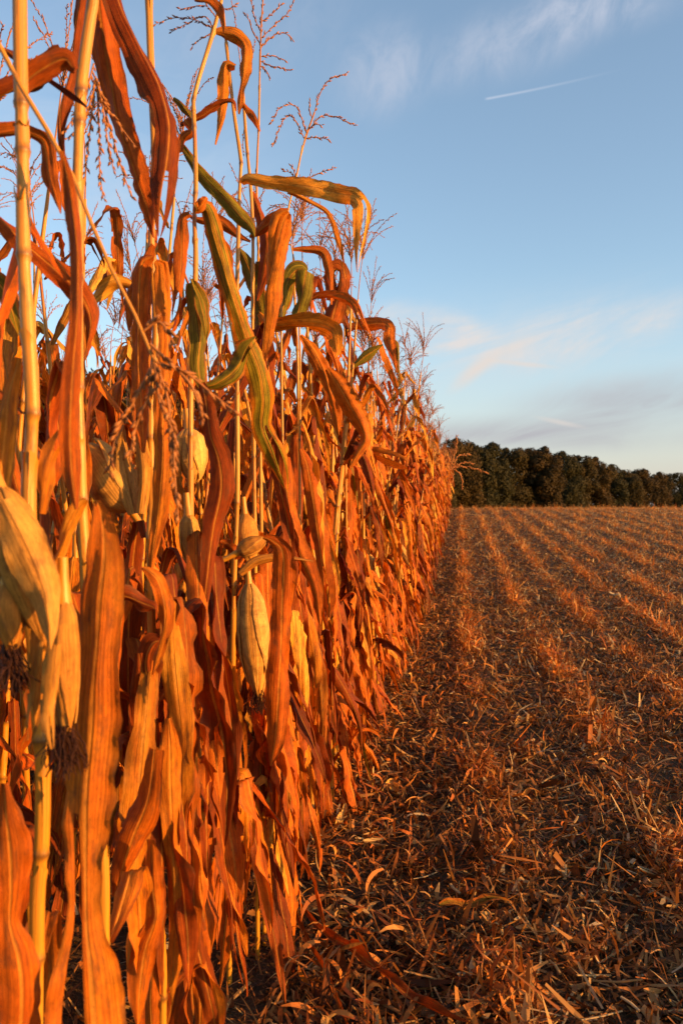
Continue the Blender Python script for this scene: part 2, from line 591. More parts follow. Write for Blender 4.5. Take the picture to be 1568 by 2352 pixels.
def tube_geo(P, Rd, k=8, tint=None, g=None, ell=1.0):
    P = np.asarray(P, float)
    n = len(P)
    T = unit(np.gradient(P, axis=0))
    ref = np.array([1.0, 0.13, 0.07]) if abs(T[0][2]) > 0.7 else np.array([0.1, 0.05, 1.0])
    B = unit(np.cross(T, ref))
    N = np.cross(B, T)
    a = np.linspace(0, 2 * np.pi, k, endpoint=False)
    V = P[:, None, :] + (B[:, None, :] * np.cos(a)[None, :, None] + N[:, None, :] * ell * np.sin(a)[None, :, None]) * np.asarray(Rd)[:, None, None]
    s = np.concatenate([[0], np.cumsum(np.linalg.norm(np.diff(P, axis=0), axis=1))])
    uv = np.stack(np.broadcast_arrays((a / 6.2832)[None, :], s[:, None]), -1).reshape(-1, 2)
    tt = (0.5, 1, 0) if tint is None else (np.repeat(np.asarray(tint), k, axis=0) if np.ndim(tint) == 2 else tint)
    g = g or Geo()
    return g.add(V.reshape(-1, 3), grid_faces(n, k, True), uv, tt)


def stalk_geo(P, rng, r0=0.0125, r1=0.006, nodes=(), red=0.0, k=10, n=None, sheath=True):
    """stalk along P with dark swollen nodes at the given arc positions and sheaths wrapped above them"""
    P = np.asarray(P, float)
    L = np.concatenate([[0], np.cumsum(np.linalg.norm(np.diff(P, axis=0), axis=1))])
    S = set(np.linspace(0, L[-1], n or 24).tolist())
    for q in nodes:
        for o in (-0.012, -0.004, 0.0, 0.004, 0.012, 0.03):
            S.add(min(max(q + o, 0), L[-1]))
    S = np.array(sorted(S))
    Q = np.stack([np.interp(S, L, P[:, i]) for i in range(3)], 1)
    rad = r0 + (r1 - r0) * (S / L[-1]) ** 1.3
    tint = np.zeros((len(S), 3))
    nodes = sorted(nodes)
    for j, q in enumerate(nodes):
        d = np.abs(S - q)
        rad = rad * (1 + 0.34 * np.exp(-(d / 0.006) ** 2))
        tint[:, 0] = np.maximum(tint[:, 0], np.exp(-(d / 0.006) ** 2) * rng.uniform(0.75, 1.0))
        nx = nodes[j + 1] if j + 1 < len(nodes) else L[-1]
        if sheath:
            frac = rng.uniform(0.45, 0.8)
            ins = (S > q + 0.004) & (S < q + (nx - q) * frac)
            rad = np.where(ins, rad * 1.14, rad)
            bare = (S >= q + (nx - q) * frac) & (S < nx - 0.004)
            tint[:, 1] = np.where(bare, np.maximum(tint[:, 1], red * rng.uniform(0.2, 1.0)), tint[:, 1])
    g = tube_geo(Q, rad, k, tint)
    return g


def spikelets(P, rng, step, size, g, tone):
    """little paired husks along a tassel branch"""
    L = np.concatenate([[0], np.cumsum(np.linalg.norm(np.diff(P, axis=0), axis=1))])
    S = np.arange(step * 0.5, L[-1], step)
    if len(S) == 0:
        return g
    Q = np.stack([np.interp(S, L, P[:, i]) for i in range(3)], 1)
    T = unit(np.stack([np.interp(S + 0.004, L, P[:, i]) - np.interp(S - 0.004, L, P[:, i]) for i in range(3)], 1) + 1e-6)
    n = len(S)
    rv = unit(rng.normal(size=(n, 3)))
    side = unit(np.cross(T, rv))
    ax = unit(T * 0.9 + side * rng.uniform(0.15, 0.7, (n, 1)))
    sz = size * rng.uniform(0.75, 1.2, (n, 1))
    b = unit(np.cross(ax, T + 0.01))
    c = np.cross(ax, b)
    base = Q + side * 0.0006
    V = np.stack([base, base + ax * sz * 0.45 + b * sz * 0.17, base + ax * sz * 0.45 + c * sz * 0.17,
                  base + ax * sz * 0.45 - b * sz * 0.17, base + ax * sz * 0.45 - c * sz * 0.17, base + ax * sz], 1)
    f = np.array([[0, 1, 2], [0, 2, 3], [0, 3, 4], [0, 4, 1], [5, 2, 1], [5, 3, 2], [5, 4, 3], [5, 1, 4]])
    Fc = (np.arange(n)[:, None, None] * 6 + f[None]).reshape(-1, 3)
    tt = np.repeat(np.clip(rng.normal(tone, 0.25, (n, 1)), 0, 1), 6, 0).repeat(3, 1)
    return g.add(V.reshape(-1, 3), Fc, None, tt)


def branch(g, P, rng, r=0.0013, step=0.008, size=0.010, tone=0.45, k=4):
    tube_geo(P, np.linspace(r, r * 0.5, len(P)), k, (tone, tone, tone), g)
    return spikelets(P, rng, step, size, g, tone)


def tassel_geo(base, up, rng, nb=10, L=0.22, step=0.008, droop=1.0, ped=0.12, tone=0.45, size=0.010, seg=9, spread=1.0):
    """central spike with arching side branches"""
    g = Geo()
    up = unit(np.asarray(up, float))
    sx = unit(np.cross(up, np.array([0.3, 1, 0.1])))
    sy = np.cross(up, sx)
    bend = sx * rng.uniform(-.25, .25) + sy * rng.uniform(-.25, .25)
    tl = ped + L * 1.15
    s = np.linspace(0, 1, 14)[:, None]
    axis = base + up * s * tl + bend * (s**2.2) * tl * 0.8
    tube_geo(axis, np.linspace(0.0028, 0.001, 14), 5, (tone + .15,) * 3, g)
    i0 = int(13 * (ped + .25 * L) / tl)
    spikelets(axis[i0:], rng, step * 0.55, size, g, tone)
    for i in range(nb):
        q = (ped + L * 0.32 * i / max(nb - 1, 1)) / tl
        p0 = np.array([np.interp(q, s[:, 0], axis[:, j]) for j in range(3)])
        a = rng.uniform(0, 6.28)
        th = rng.uniform(0.35, 0.75) * spread
        out = sx * math.cos(a) + sy * math.sin(a)
        l = L * rng.uniform(0.6, 1.0)
        pts = [p0]
        ang = th
        bendr = rng.uniform(0.4, 2.0) * droop / seg
        for k in range(seg):
            d = up * math.cos(ang) + out * math.sin(ang)
            d = d + np.array([0, 0, -1]) * 0.05 * droop * k / seg
            pts.append(pts[-1] + d * l / seg)
            ang += bendr * (0.4 + 1.2 * k / seg)
        branch(g, np.array(pts), rng, 0.0017, step, size * 1.35, tone)
    return g


def proc_leaf_path(z0, az, L, th0, kink, th1, rng, n, r0=0.012, twist=1.5, drift=0.6, soft=0.07):
    s = np.linspace(0, L, n)
    x = np.clip((s - (kink - soft)) / (2 * soft), 0, 1)
    x = x * x * (3 - 2 * x)
    th = th0 + (th1 - th0) * x + (math.pi - th1) * np.clip((s - kink) / (L - kink + 1e-6), 0, 1) * 0.7
    th = th + 0.12 * np.sin(s * rng.uniform(6, 14) + rng.uniform(0, 6))
    a = az + drift * np.cumsum(rng.normal(size=n)) / n**0.5 * 0.5
    ds = np.gradient(s)
    out = np.stack([np.cos(a), np.sin(a), np.zeros(n)], 1)
    d = out * np.sin(th)[:, None] + np.array([0, 0, 1]) * np.cos(th)[:, None]
    P = np.concatenate([[np.zeros(3)], np.cumsum(d[:-1] * ds[:-1, None], 0)])
    P = P + np.array([math.cos(az) * r0, math.sin(az) * r0, z0])
    T = unit(np.gradient(P, axis=0))
    side = np.stack([-np.sin(a), np.cos(a), np.zeros(n)], 1)
    tw = twist * np.clip((s - kink * 0.6) / (L - kink * 0.6), 0, 1) ** 1.2
    B = rot_about(side, T, tw)
    return P, B, s / L


def leaf_width(v, Wm):
    return Wm * np.interp(v, [0, .06, .18, .4, .65, .85, .95, 1], [.36, .5, .78, 1.0, .88, .52, .22, .02])


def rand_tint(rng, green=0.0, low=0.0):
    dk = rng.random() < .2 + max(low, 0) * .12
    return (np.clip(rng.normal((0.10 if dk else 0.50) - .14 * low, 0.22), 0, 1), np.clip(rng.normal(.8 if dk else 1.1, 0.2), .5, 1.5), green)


def ear_geo(L, rad, rng, flare=0.25, n=22, k=20, layers=4):
    """husked ear hanging down -Z from the origin: closed husk body and loose outer husk leaves"""
    g = Geo()
    v = np.linspace(0, 1, n)
    prof = np.interp(v, [0, .04, .15, .38, .62, .85, .95, 1], [.22, .45, .82, 1, .93, .58, .33, .12])
    a = np.linspace(0, 2 * np.pi, k, endpoint=False)
    rr = rad * prof[:, None] * (1 + 0.06 * np.sin(3 * a + 1.3)[None] + 0.03 * np.sin(7 * a + 4 * v[:, None]))
    V = np.stack([rr * np.cos(a)[None], rr * np.sin(a)[None], np.broadcast_to(-v[:, None] * L, rr.shape)], -1)
    uv = np.stack(np.broadcast_arrays((a / 6.2832 * 1.5)[None], (v * L * 1.4)[:, None]), -1).reshape(-1, 2)
    g.add(V.reshape(-1, 3), grid_faces(n, k, True), uv, (rng.uniform(.45, .7), 1.0, 0))
    for i in range(layers):
        a0 = i * 2.4 + rng.uniform(-.4, .4)
        span = rng.uniform(1.5, 2.1)
        l1 = rng.uniform(0.8, 1.08)
        nn, mm = 20, 9
        q = np.linspace(0, l1, nn)
        u = np.linspace(-1, 1, mm)
        wid = span / 2 * np.interp(q / l1, [0, .3, .6, .85, 1], [.7, 1, .85, .45, .03])
        pr = np.interp(q, [0, .04, .15, .38, .62, .85, .95, 1, 1.1], [.24, .47, .84, 1.02, .96, .62, .38, .2, .12])
        fl = flare * rng.uniform(0.2, 1.0) * np.clip((q - 0.55) / 0.5, 0, 1) ** 1.6
        ang = a0 + u[None] * wid[:, None]
        r_ = rad * (pr[:, None] * (1.03 + 0.025 * i) + fl[:, None]) + rad * .07 * np.sin(9 * u[None] + i)* np.abs(u[None])
        V = np.stack([r_ * np.cos(ang), r_ * np.sin(ang), np.broadcast_to(-q[:, None] * L, r_.shape)], -1)
        uv = np.stack(np.broadcast_arrays((u[None] + 1) / 2 * .46, (q * L * 1.4)[:, None]), -1).reshape(-1, 2)
        g.add(V.reshape(-1, 3), grid_faces(nn, mm), uv, (rng.uniform(.3, .9), rng.uniform(.9, 1.1), 0))
    return g


def silk_geo(rng, n=70, L=0.075, spread=0.02):
    g = Geo()
    for i in range(n):
        p = np.array([rng.normal(0, .006), rng.normal(0, .006), 0.01])
        d = unit(np.array([rng.normal(0, .16), rng.normal(0, .16), -1.0]))
        pts = [p]
        for k in range(7):
            d = unit(d + rng.normal(0, .4, 3) + np.array([0, 0, -.5]))
            pts.append(pts[-1] + d * L / 7 * rng.uniform(.6, 1.2))
        tube_geo(np.array(pts), np.full(8, 0.0009), 3, None, g)
    return g


def align(o, direction):
    o.rotation_euler = Vector(tuple(-np.asarray(direction))).to_track_quat('Z', 'Y').to_euler()


def add_ear(parent, loc, direction, L, rad, rng, silk=True, label=None, flare=.25):
    e = obj('ear', ear_geo(L, rad, rng, flare).mesh('ear', M['husk']), parent, tuple(loc))
    align(e, direction)
    if label:
        e['label'] = label
    sh = tube_geo(np.array([[0, 0, .05], [0, 0, .02], [0, 0, 0], [0, 0, -.012]]), [.007, .008, .01, .012], 8, (0, 0, 0))
    obj('shank', sh.mesh('shank', M['stalk']), e)
    if silk:
        obj('silk', silk_geo(rng).mesh('silk', M['silk']), e, (0, 0, -L * 0.97))
    return e


# ------------------------------------------------------------------ ground
def ground():
    xs = np.unique(np.concatenate([np.arange(-6, 14, .12), np.arange(-60, -6, 3), np.arange(14, 80, 3), np.arange(-900, 1001, 60)]).round(3))
    ys = np.unique(np.concatenate([np.arange(-4, 20, .15), np.arange(20, 60, .5), np.arange(60, 140, 4), np.arange(-60, -4, 4), np.arange(140, 1500, 60)]).round(3))
    X, Y = np.meshgrid(xs, ys)
    Z = tz(Y) + 0.012 * np.sin(X * 5.1 + np.sin(Y * 2.3)) * np.sin(Y * 3.7 + 1.2 * np.sin(X * 3.1)) * (np.abs(Y) < 60) * (X > -6) * (X < 14)
    Z = Z + 0.02 * np.exp(-(((X + .62) % .75 - .375) / .16) ** 2 * 0 - (np.minimum((X + .62) % .75, .75 - (X + .62) % .75) / .16) ** 2) * (X > -6) * (X < 14) * (Y < 60)
    g = Geo()
    g.add(np.stack([X, Y, Z], -1).reshape(-1, 3), grid_faces(len(ys), len(xs))[:, ::-1], None, (0, 0, 0))
    o = obj('ground', g.mesh('ground', M['soil']))
    tag(o, 'dark brown soil of the harvested maize field rising to a crest', None, None, 'structure')


ground()


def xrow(y):
    return -0.62 + 0.2 * np.clip((y - 10) / 35, 0, 1)


def litter():
    rng = np.random.default_rng(5)
    C, Lh, Wd, up, tone, rowc = [], [], [], [], [], []

    def patch(y0, y1, dens, lmul, xl, xr):
        n = int(dens * (y1 - y0) * ((xr(y1) - xl(y1)) + (xr(y0) - xl(y0))) / 2)
        y = rng.uniform(y0, y1, n)
        x = xl(y) + rng.random(n) * (xr(y) - xl(y))
        # windrows: more straw, standing higher, on the old rows
        ph = (x - xrow(y)) % 0.75
        dr = np.minimum(ph, .75 - ph)
        wob = 0.5 + 0.5 * np.sin(y * 2.1 + np.floor((x - xrow(y) + .375) / .75) * 2.4) * np.sin(y * .83 + np.floor((x + 1) / .75))
        wob = np.clip(wob * 1.5 - .25 + np.interp(y, [8, 18, 40], [0, .12, .0]) + .65 * np.sin(y * 2.9 + x * 3.1) * np.sin(y * 3.7 - x * 2.3), 0, 1)
        row = np.exp(-(dr / 0.14) ** 2) * (0.12 + 0.88 * wob) * np.interp(y, [0, 4, 10, 22], [.6, .8, 1.0, 1.0])
        clump = np.clip(np.sin(x * 7.3 + 2 * np.sin(y * 3.1)) * np.sin(y * 5.9 + 2 * np.sin(x * 4.3)) * 2.2 - 1.1, 0, 1)
        row = np.maximum(row, clump * np.interp(y, [3, 8], [.45, .25]))
        keep = rng.random(n) < 0.42 + 0.58 * row
        x, y, row = x[keep], y[keep], row[keep]
        n = len(x)
        z = tz(y) + rng.exponential(0.009, n) * (1 + 2.0 * row) + .055 * row * rng.random(n)
        C.append(np.stack([x, y, z], 1))
        kind = rng.random(n)
        l = np.where(kind < .5, rng.uniform(.025, .08, n), np.where(kind < .85, rng.uniform(.05, .13, n), rng.uniform(.1, .26, n))) * lmul
        wd = np.where(kind < .5, rng.uniform(.006, .022, n), np.where(kind < .85, rng.uniform(.002, .009, n), rng.uniform(.003, .016, n))) * (0.6 + .4 * lmul)
        big = rng.random(n) < .012
        l = np.where(big, rng.uniform(.08, .2, n), l)
        wd = np.where(big, rng.uniform(.018, .042, n), wd)
        Lh.append(l)
        Wd.append(wd)
        st = rng.random(n) < (0.03 + 0.36 * row)
        up.append(np.where(st, rng.uniform(.4, 1.35, n), rng.normal(0, .13, n)))
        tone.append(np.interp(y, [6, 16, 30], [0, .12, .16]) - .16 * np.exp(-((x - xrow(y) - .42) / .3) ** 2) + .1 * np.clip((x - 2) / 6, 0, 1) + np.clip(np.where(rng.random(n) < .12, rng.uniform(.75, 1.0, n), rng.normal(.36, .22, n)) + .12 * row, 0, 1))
        rowc.append(np.clip(row * np.interp(y, [2, 8], [1.0, 1.2]) - .08 + rng.normal(0, .25, n), 0, 1))  # sun-caught orange of the raised rows and clumps, put into the straw colour

    lx = lambda y: -0.95 + 0 * y
    patch(1.2, 4, 5600, 0.8, lambda y: -1.0 + 0 * y, lambda y: .3 * y + .9)
    patch(4, 8, 3000, 0.95, lx, lambda y: .3 * y + 1)
    patch(8, 16, 1300, 1.2, lx, lambda y: .3 * y + 1)
    patch(16, 30, 520, 1.5, lx, lambda y: .3 * y + 1.5)
    patch(30, 50, 280, 1.8, lx, lambda y: .3 * y + 2)
    patch(0.8, 7, 700, 1.3, lambda y: -4.5 + 0 * y, lambda y: -1.0 + 0 * y)
    C = np.concatenate(C)
    l, wd, up, tone, rowc = map(np.concatenate, (Lh, Wd, up, tone, rowc))
    n = len(C)
    yaw = rng.uniform(0, 6.283, n)
    D = np.stack([np.cos(yaw) * np.cos(up), np.sin(yaw) * np.cos(up), np.sin(up)], 1)
    Hs = np.stack([-np.sin(yaw), np.cos(yaw), np.zeros(n)], 1)
    roll = rng.normal(0, .5, n)
    S = rot_about(Hs, D, roll)
    Nn = np.cross(D, S)
    bend = rng.normal(0, .22, (n, 1)) * l[:, None]
    twist = rng.normal(0, .5, n)
    S2 = rot_about(S, D, twist)
    C = C + np.array([0, 0, 1]) * (np.abs(np.sin(up)) * l * .35)[:, None]
    hl, hw = l[:, None] / 2, wd[:, None] / 2
    A, Bm, E = C - D * hl - Nn * bend, C + Nn * bend * .6, C + D * hl - Nn * bend
    w0 = rng.uniform(.08, .8, (n, 1))
    w2 = rng.uniform(.03, .65, (n, 1))
    V = np.stack([A - S * hw * w0, A + S * hw * w0, Bm - S * hw, Bm + S * hw, E - S2 * hw * w2, E + S2 * hw * w2], 1).reshape(-1, 3)
    f = np.array([[0, 1, 3, 2], [2, 3, 5, 4]])
    Fc = (np.arange(n)[:, None, None] * 6 + f[None]).reshape(-1, 4)
    ru = rng.random((n, 1))
    uv = np.stack([np.tile(np.array([0, 1, 0, 1, 0, 1.]), (n, 1)) * .3 + ru * 7, np.tile(np.array([0, 0, 1, 1, 2, 2.]), (n, 1)) + ru * 13], -1).reshape(-1, 2)
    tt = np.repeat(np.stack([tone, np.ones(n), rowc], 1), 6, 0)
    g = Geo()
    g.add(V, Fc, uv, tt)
    # short pieces of chopped stalk
    for i in range(420):
        y = 1.4 + 12 * rng.random() ** 2
        x = rng.uniform(-.8, .3 * y + .6)
        yw, pt = rng.uniform(0, 6.28), rng.normal(0, .25)
        d = np.array([math.cos(yw) * math.cos(pt), math.sin(yw) * math.cos(pt), math.sin(pt)])
        c0 = np.array([x, y, tz(y) + .02 + abs(rng.normal(0, .012))])
        L = rng.uniform(.03, .16)
        q = np.array([c0 - d * L / 2, c0 + rng.normal(0, .003, 3), c0 + d * L / 2])
        r_ = rng.uniform(.002, .0075)
        tube_geo(q, [r_ * .9, r_, r_ * .8], 6, (rng.uniform(.5, .95), 1, 0), g, 0.6)
    # curled strips of shredded leaf, heaped at the foot of the corn and on the rows
    for i in range(3400):
        y = 1.3 + 11 * rng.random() ** 1.7
        foot = rng.random() < .42
        if foot:
            x = xrow(y) + .12 + abs(rng.normal(0, .22))
        elif rng.random() < .5:
            x = xrow(y) + .75 * rng.integers(1, 6) + rng.normal(0, .1)
        else:
            x = rng.uniform(-.4, .3 * y + .8)
        if x > .3 * y + 1:
            continue
        m_ = 7
        L = rng.uniform(.05, .2)
        yw, pt = rng.uniform(0, 6.28), rng.normal(.1, .3)
        q = np.zeros((m_, 3))
        kx, kz = rng.normal(0, .15), rng.normal(-.06, .2)
        for j in range(1, m_):
            q[j] = q[j - 1] + np.array([math.cos(yw) * math.cos(pt), math.sin(yw) * math.cos(pt), math.sin(pt)]) * L / m_
            yw += kx
            pt += kz
        q[:, 2] = np.abs(q[:, 2] - q[:, 2].min())
        q += np.array([x, y, float(tz(y)) + rng.exponential(.018) + .004])
        wv = np.interp(np.linspace(0, 1, m_), [0, .3, .7, 1], [.4, 1, .8, .05]) * rng.uniform(.0015, .009)
        T = unit(np.gradient(q, axis=0))
        S_ = rot_about(unit(np.cross(T, np.tile([0.02, 0.01, 1.0], (m_, 1)))), T, rng.normal(0, .5) + np.linspace(0, rng.normal(0, 1.4), m_))
        V = np.stack([q - S_ * wv[:, None], q + S_ * wv[:, None]], 1).reshape(-1, 3)
        uvq = np.stack([np.tile([0, .3], m_) + rng.random() * 9, np.repeat(np.arange(m_) * .4, 2) + rng.random() * 9], 1)
        g.add(V, grid_faces(m_, 2), uvq, (np.clip(rng.normal(.55, .22), 0, 1), 1, float(rng.random() < .75) * rng.uniform(.5, 1)))
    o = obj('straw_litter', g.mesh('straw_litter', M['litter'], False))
    tag(o, 'chopped orange and tan maize straw littering the harvested field', None, None, 'stuff')


litter()


def stubble():
    """short splintered stumps left standing along the cut rows"""
    rng = np.random.default_rng(8)
    g = Geo()
    k = 0
    for r_ in range(1, 20):
        y = 1.5
        while y < 48:
            y += rng.uniform(.12, .3) * (1 if y < 12 else 1.6)
            x = xrow(y) + .75 * r_ + rng.normal(0, .035)
            if x > .3 * y + 1 or rng.random() < .45:
                continue
            h = rng.uniform(.03, .11) * (1.0 if y < 10 else 1.25)
            z = float(tz(y))
            lean = rng.normal(0, .25, 2)
            for q in range(rng.integers(2, 5)):
                a = rng.uniform(0, 6.28)
                b = np.array([x + .012 * math.cos(a), y + .012 * math.sin(a), z - .01])
                top = b + np.array([lean[0] + .25 * rng.normal(), lean[1] + .25 * rng.normal(), 1.0]) * h * rng.uniform(.5, 1.2)
                wv = np.array([math.cos(a + 1.5), math.sin(a + 1.5), 0]) * rng.uniform(.004, .010)
                mid = (b + top) / 2 + rng.normal(0, .006, 3)
                V = np.array([b - wv, b + wv, mid - wv * .9, mid + wv * .9, top - wv * .3, top + wv * .3])
                g.add(V, [[0, 1, 3, 2], [2, 3, 5, 4]], np.random.default_rng(k).random((6, 2)), (np.clip(rng.normal(.5, .2), 0, 1), 1, .8))
                k += 1
    o = obj('stubble', g.mesh('stubble', M['litter'], False))
    tag(o, 'splintered stubble standing along the cut maize rows', None, None, 'stuff')


stubble()


# ------------------------------------------------------------------ trees beyond the crest
def tree(px, top_py, d, wpx, mat, seed, label, low=0.0):
    rng = np.random.default_rng(seed)
    topz = CAMZ + (1176 - top_py + 7) / F * d
    p = at(px, 1176, d)
    z0 = float(tz(p[1]))
    Hh = topz - z0
    hw = wpx / F * d / 2 * 1.35
    root = thing('deciduous_tree', label, 'tree', (p[0], p[1], z0), 'trees along the wood edge beyond the field')
    # trunk and limbs
    g = Geo()
    tp = np.array([[0, 0, -.3], [rng.normal(0, .15), rng.normal(0, .15), Hh * .3], [rng.normal(0, .4), rng.normal(0, .4), Hh * .75]])
    tube_geo(spline(tp, 8), np.linspace(Hh * .022, Hh * .006, 8), 7, None, g)
    for i in range(7):
        a = i * 2.4
        b = spline(tp, 8)[2 + i % 5]
        e = b + np.array([math.cos(a) * hw * .6, math.sin(a) * hw * .6, Hh * rng.uniform(.1, .25)])
        tube_geo(np.array([b, (b + e) / 2 + [0, 0, -.3], e]), [Hh * .009, Hh * .006, Hh * .003], 5, None, g)
    obj('trunk', g.mesh('trunk', M['bark']), root)
    # lobes of foliage
    cs, rs = [], []
    nl = 70
    for i in range(nl):
        v = rng.uniform(low, .95)
        env = np.interp(v, [0, .15, .4, .7, .9, 1], [.95, 1.0, 1.0, .9, .62, .25])
        a = rng.uniform(0, 6.283)
        rad = env * hw * rng.uniform(.15, .95) ** .6
        cs.append((math.cos(a) * rad, math.sin(a) * rad, v * Hh * .95))
        rs.append(rng.uniform(.20, .40) * hw * (0.75 + .4 * env) + .25)
    cs.append((rng.normal(0, .1 * hw), 0, Hh * .94)); rs.append(.055 * Hh)
    cs, rs = np.array(cs), np.array(rs)
    per = 340
    n = len(cs) * per
    u = unit(rng.normal(size=(n, 3)))
    ci = np.repeat(np.arange(len(cs)), per)
    P = cs[ci] + u * (rs[ci] * rng.uniform(.35, 1.12, n) ** .5)[:, None]
    P[:, 2] = np.clip(P[:, 2], .1, Hh)
    nr = unit(u + rng.normal(0, .4, (n, 3)))
    a_ = unit(np.cross(nr, rng.normal(size=(n, 3))))
    b_ = np.cross(nr, a_)
    sz = (rng.uniform(.14, .32, n) * Hh / 15)[:, None]
    V = np.stack([P - a_ * sz, P + b_ * sz * .55, P + a_ * sz, P - b_ * sz * .55], 1).reshape(-1, 3)
    Fc = np.arange(n * 4).reshape(-1, 4)
    tone = np.clip(rng.normal(.4, .1, n) + rng.normal(0, .16, len(cs))[ci], 0, 1)
    g = Geo()
    g.add(V, Fc, None, np.repeat(np.stack([tone] * 3, 1), 4, 0))
    obj('crown', g.mesh('crown', M['tree%d' % mat], False), root)


tree(1012, 1040, 158, 62, 0, 1, 'dark bushy tree half hidden by the far end of the corn wall')
tree(1050, 1012, 165, 78, 1, 2, 'tall rounded brown tree just right of the corn wall')
tree(1090, 1022, 172, 66, 2, 3, 'dark green tree behind the hanging tassel at the corn wall')
tree(1125, 1021, 176, 66, 2, 4, 'dark pointed tree with a small spike on top')
tree(1168, 1034, 180, 74, 0, 5, 'broad dark brown tree in the middle of the nearer clump')
tree(1212, 1036, 184, 70, 1, 6, 'rusty brown tree with a flat top in the nearer clump')
tree(1244, 1031, 182, 66, 3, 7, 'rust coloured tree with a sunlit right side ending the nearer clump')
tree(1292, 1042, 218, 64, 2, 8, 'dark round tree just right of the gap in the tree line')
tree(1330, 1052, 226, 56, 0, 9, 'dark brown tree second right of the gap')
tree(1366, 1055, 234, 62, 1, 10, 'reddish brown tree with a paler domed top right of the gap')
tree(1402, 1072, 250, 52, 2, 11, 'dark tree where the wood edge steps down')
tree(1436, 1086, 262, 50, 0, 12, 'low dark tree past the step in the wood edge')
tree(1468, 1083, 272, 52, 3, 13, 'brown tree with a lit crown in the lower right of the wood edge')
tree(1506, 1090, 284, 50, 3, 14, 'small lit brown tree second from the right picture edge')
tree(1548, 1094, 320, 60, 2, 15, 'distant dark tree at the right picture edge')
tree(1600, 1098, 345, 70, 2, 16, 'distant dark tree partly cut by the right picture edge')
for i, (px, py, d) in enumerate([(955, 1000, 150), (880, 985, 142), (790, 960, 132), (700, 930, 124), (560, 905, 114), (420, 880, 106),
                                 (270, 850, 98), (130, 850, 90), (15, 800, 84)]):
    tree(px, py, d, 150 if i > 3 else 100, i % 4, 40 + i, 'dark tree crown seen only in glimpses behind the standing corn')

# ------------------------------------------------------------------ maize plants
def plant_parts(rng, hi=True, H=2.55, ear=0.5):
    """list of (kind, Geo, local position, direction) for one upright dry maize plant at the origin"""
    parts = []
    lean = rng.normal(0, .05, 2)
    zs = np.linspace(0, H, 7)
    P = np.stack([lean[0] * zs**1.5 / 1.5 + .012 * np.sin(zs * 3 + rng.uniform(0, 6)), lean[1] * zs**1.5 / 1.5 + .012 * np.sin(zs * 2.6 + rng.uniform(0, 6)), zs], 1)
    P[:, :2] -= P[0, :2]
    nn = 13
    hs = np.cumsum(np.linspace(.12, .21, nn))
    hs = hs / hs[-1] * (H - .12)
    Ps = spline(P, 40)
    parts.append(('stalk', stalk_geo(Ps, rng, .0125, .005, hs, red=.8 if rng.random() < .3 else .1, k=9 if hi else 5, n=18 if hi else 6), None, None))
    az0 = 0.0
    n, mm = (36, 9) if hi else (14, 5)
    for i in [0, 1, 0] + list(range(1, nn)) + [1, 2, 3, 4, 5, 6, 7, 8, 9, 10, 7, 9]:
        z = hs[i] + rng.uniform(-.02, .02)
        v = z / H
        a = az0 + (rng.random() < .5) * math.pi + rng.normal(0, .45)
        if v < .62:
            L, th0, kink, th1 = rng.uniform(.42, .74), rng.uniform(.3, .9), rng.uniform(.03, .16), rng.uniform(2.6, 3.05)
            if rng.random() < .25:      # shrivelled, broken off or bent sideways
                L, kink, th1 = rng.uniform(.18, .42), rng.uniform(.05, .2), rng.uniform(1.7, 2.7)
        else:
            L, th0, kink, th1 = rng.uniform(.45, .75) * (1.15 - .35 * v), rng.uniform(.3, .75), rng.uniform(.05, .28), rng.uniform(2.45, 3.0)
        lp, B, q = proc_leaf_path(z, a, L, th0, kink, th1, rng, n, twist=rng.normal(0, 1.5), soft=rng.uniform(.012, .04))
        x0 = np.array([np.interp(z, Ps[:, 2], Ps[:, j]) for j in range(2)])
        lp[:, :2] += x0
        low = lp[:, 2] < .03
        lp[low, 2] = .03 + .01 * np.sin(np.arange(low.sum()))
        gr = rng.uniform(.3, .6) if rng.random() < .05 else 0
        W = leaf_width(q, rng.uniform(.042, .078))
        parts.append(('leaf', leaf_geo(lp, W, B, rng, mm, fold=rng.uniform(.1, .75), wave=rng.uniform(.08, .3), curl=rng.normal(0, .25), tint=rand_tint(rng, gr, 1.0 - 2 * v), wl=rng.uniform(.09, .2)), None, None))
    top = Ps[-1]
    up = unit(Ps[-1] - Ps[-3])
    parts.append(('tassel', tassel_geo(top, up, rng, int(rng.integers(9, 17)), rng.uniform(.2, .32), .008 if hi else .016, rng.uniform(.6, 1.6), rng.uniform(.16, .26), rng.uniform(.3, .6), .010 if hi else .016, 8 if hi else 5, .8), None, None))
    if rng.random() < ear:
        z = rng.uniform(.95, 1.35)
        a = az0 + rng.normal(0, .5)
        x0 = np.array([np.interp(z, Ps[:, 2], Ps[:, j]) for j in range(2)])
        th = rng.uniform(2.4, 3.0)
        d = np.array([math.cos(a) * math.sin(th), math.sin(a) * math.sin(th), math.cos(th)])
        parts.append(('ear', ear_geo(rng.uniform(.22, .27), rng.uniform(.026, .033), rng, rng.uniform(.1, .5), 22 if hi else 12, 20 if hi else 9, 4 if hi else 3),
                      np.array([x0[0] + math.cos(a) * .035, x0[1] + math.sin(a) * .035, z]), d))
    return parts


def make_plant(rng, hi, ear):
    root = thing('corn_plant', 'dry maize plant', 'maize plant', (0, 0, 0))
    for kind, g, loc, d in plant_parts(rng, hi, rng.uniform(2.42, 2.66), ear):
        if kind == 'ear':
            e = obj('ear', g.mesh('ear', M['husk']), root, tuple(loc))
            align(e, d)
            if hi:
                obj('silk', silk_geo(rng, 40).mesh('silk', M['silk']), e, (0, 0, -.23))
        else:
            obj(kind, g.mesh(kind, M[kind]), root)
    return root


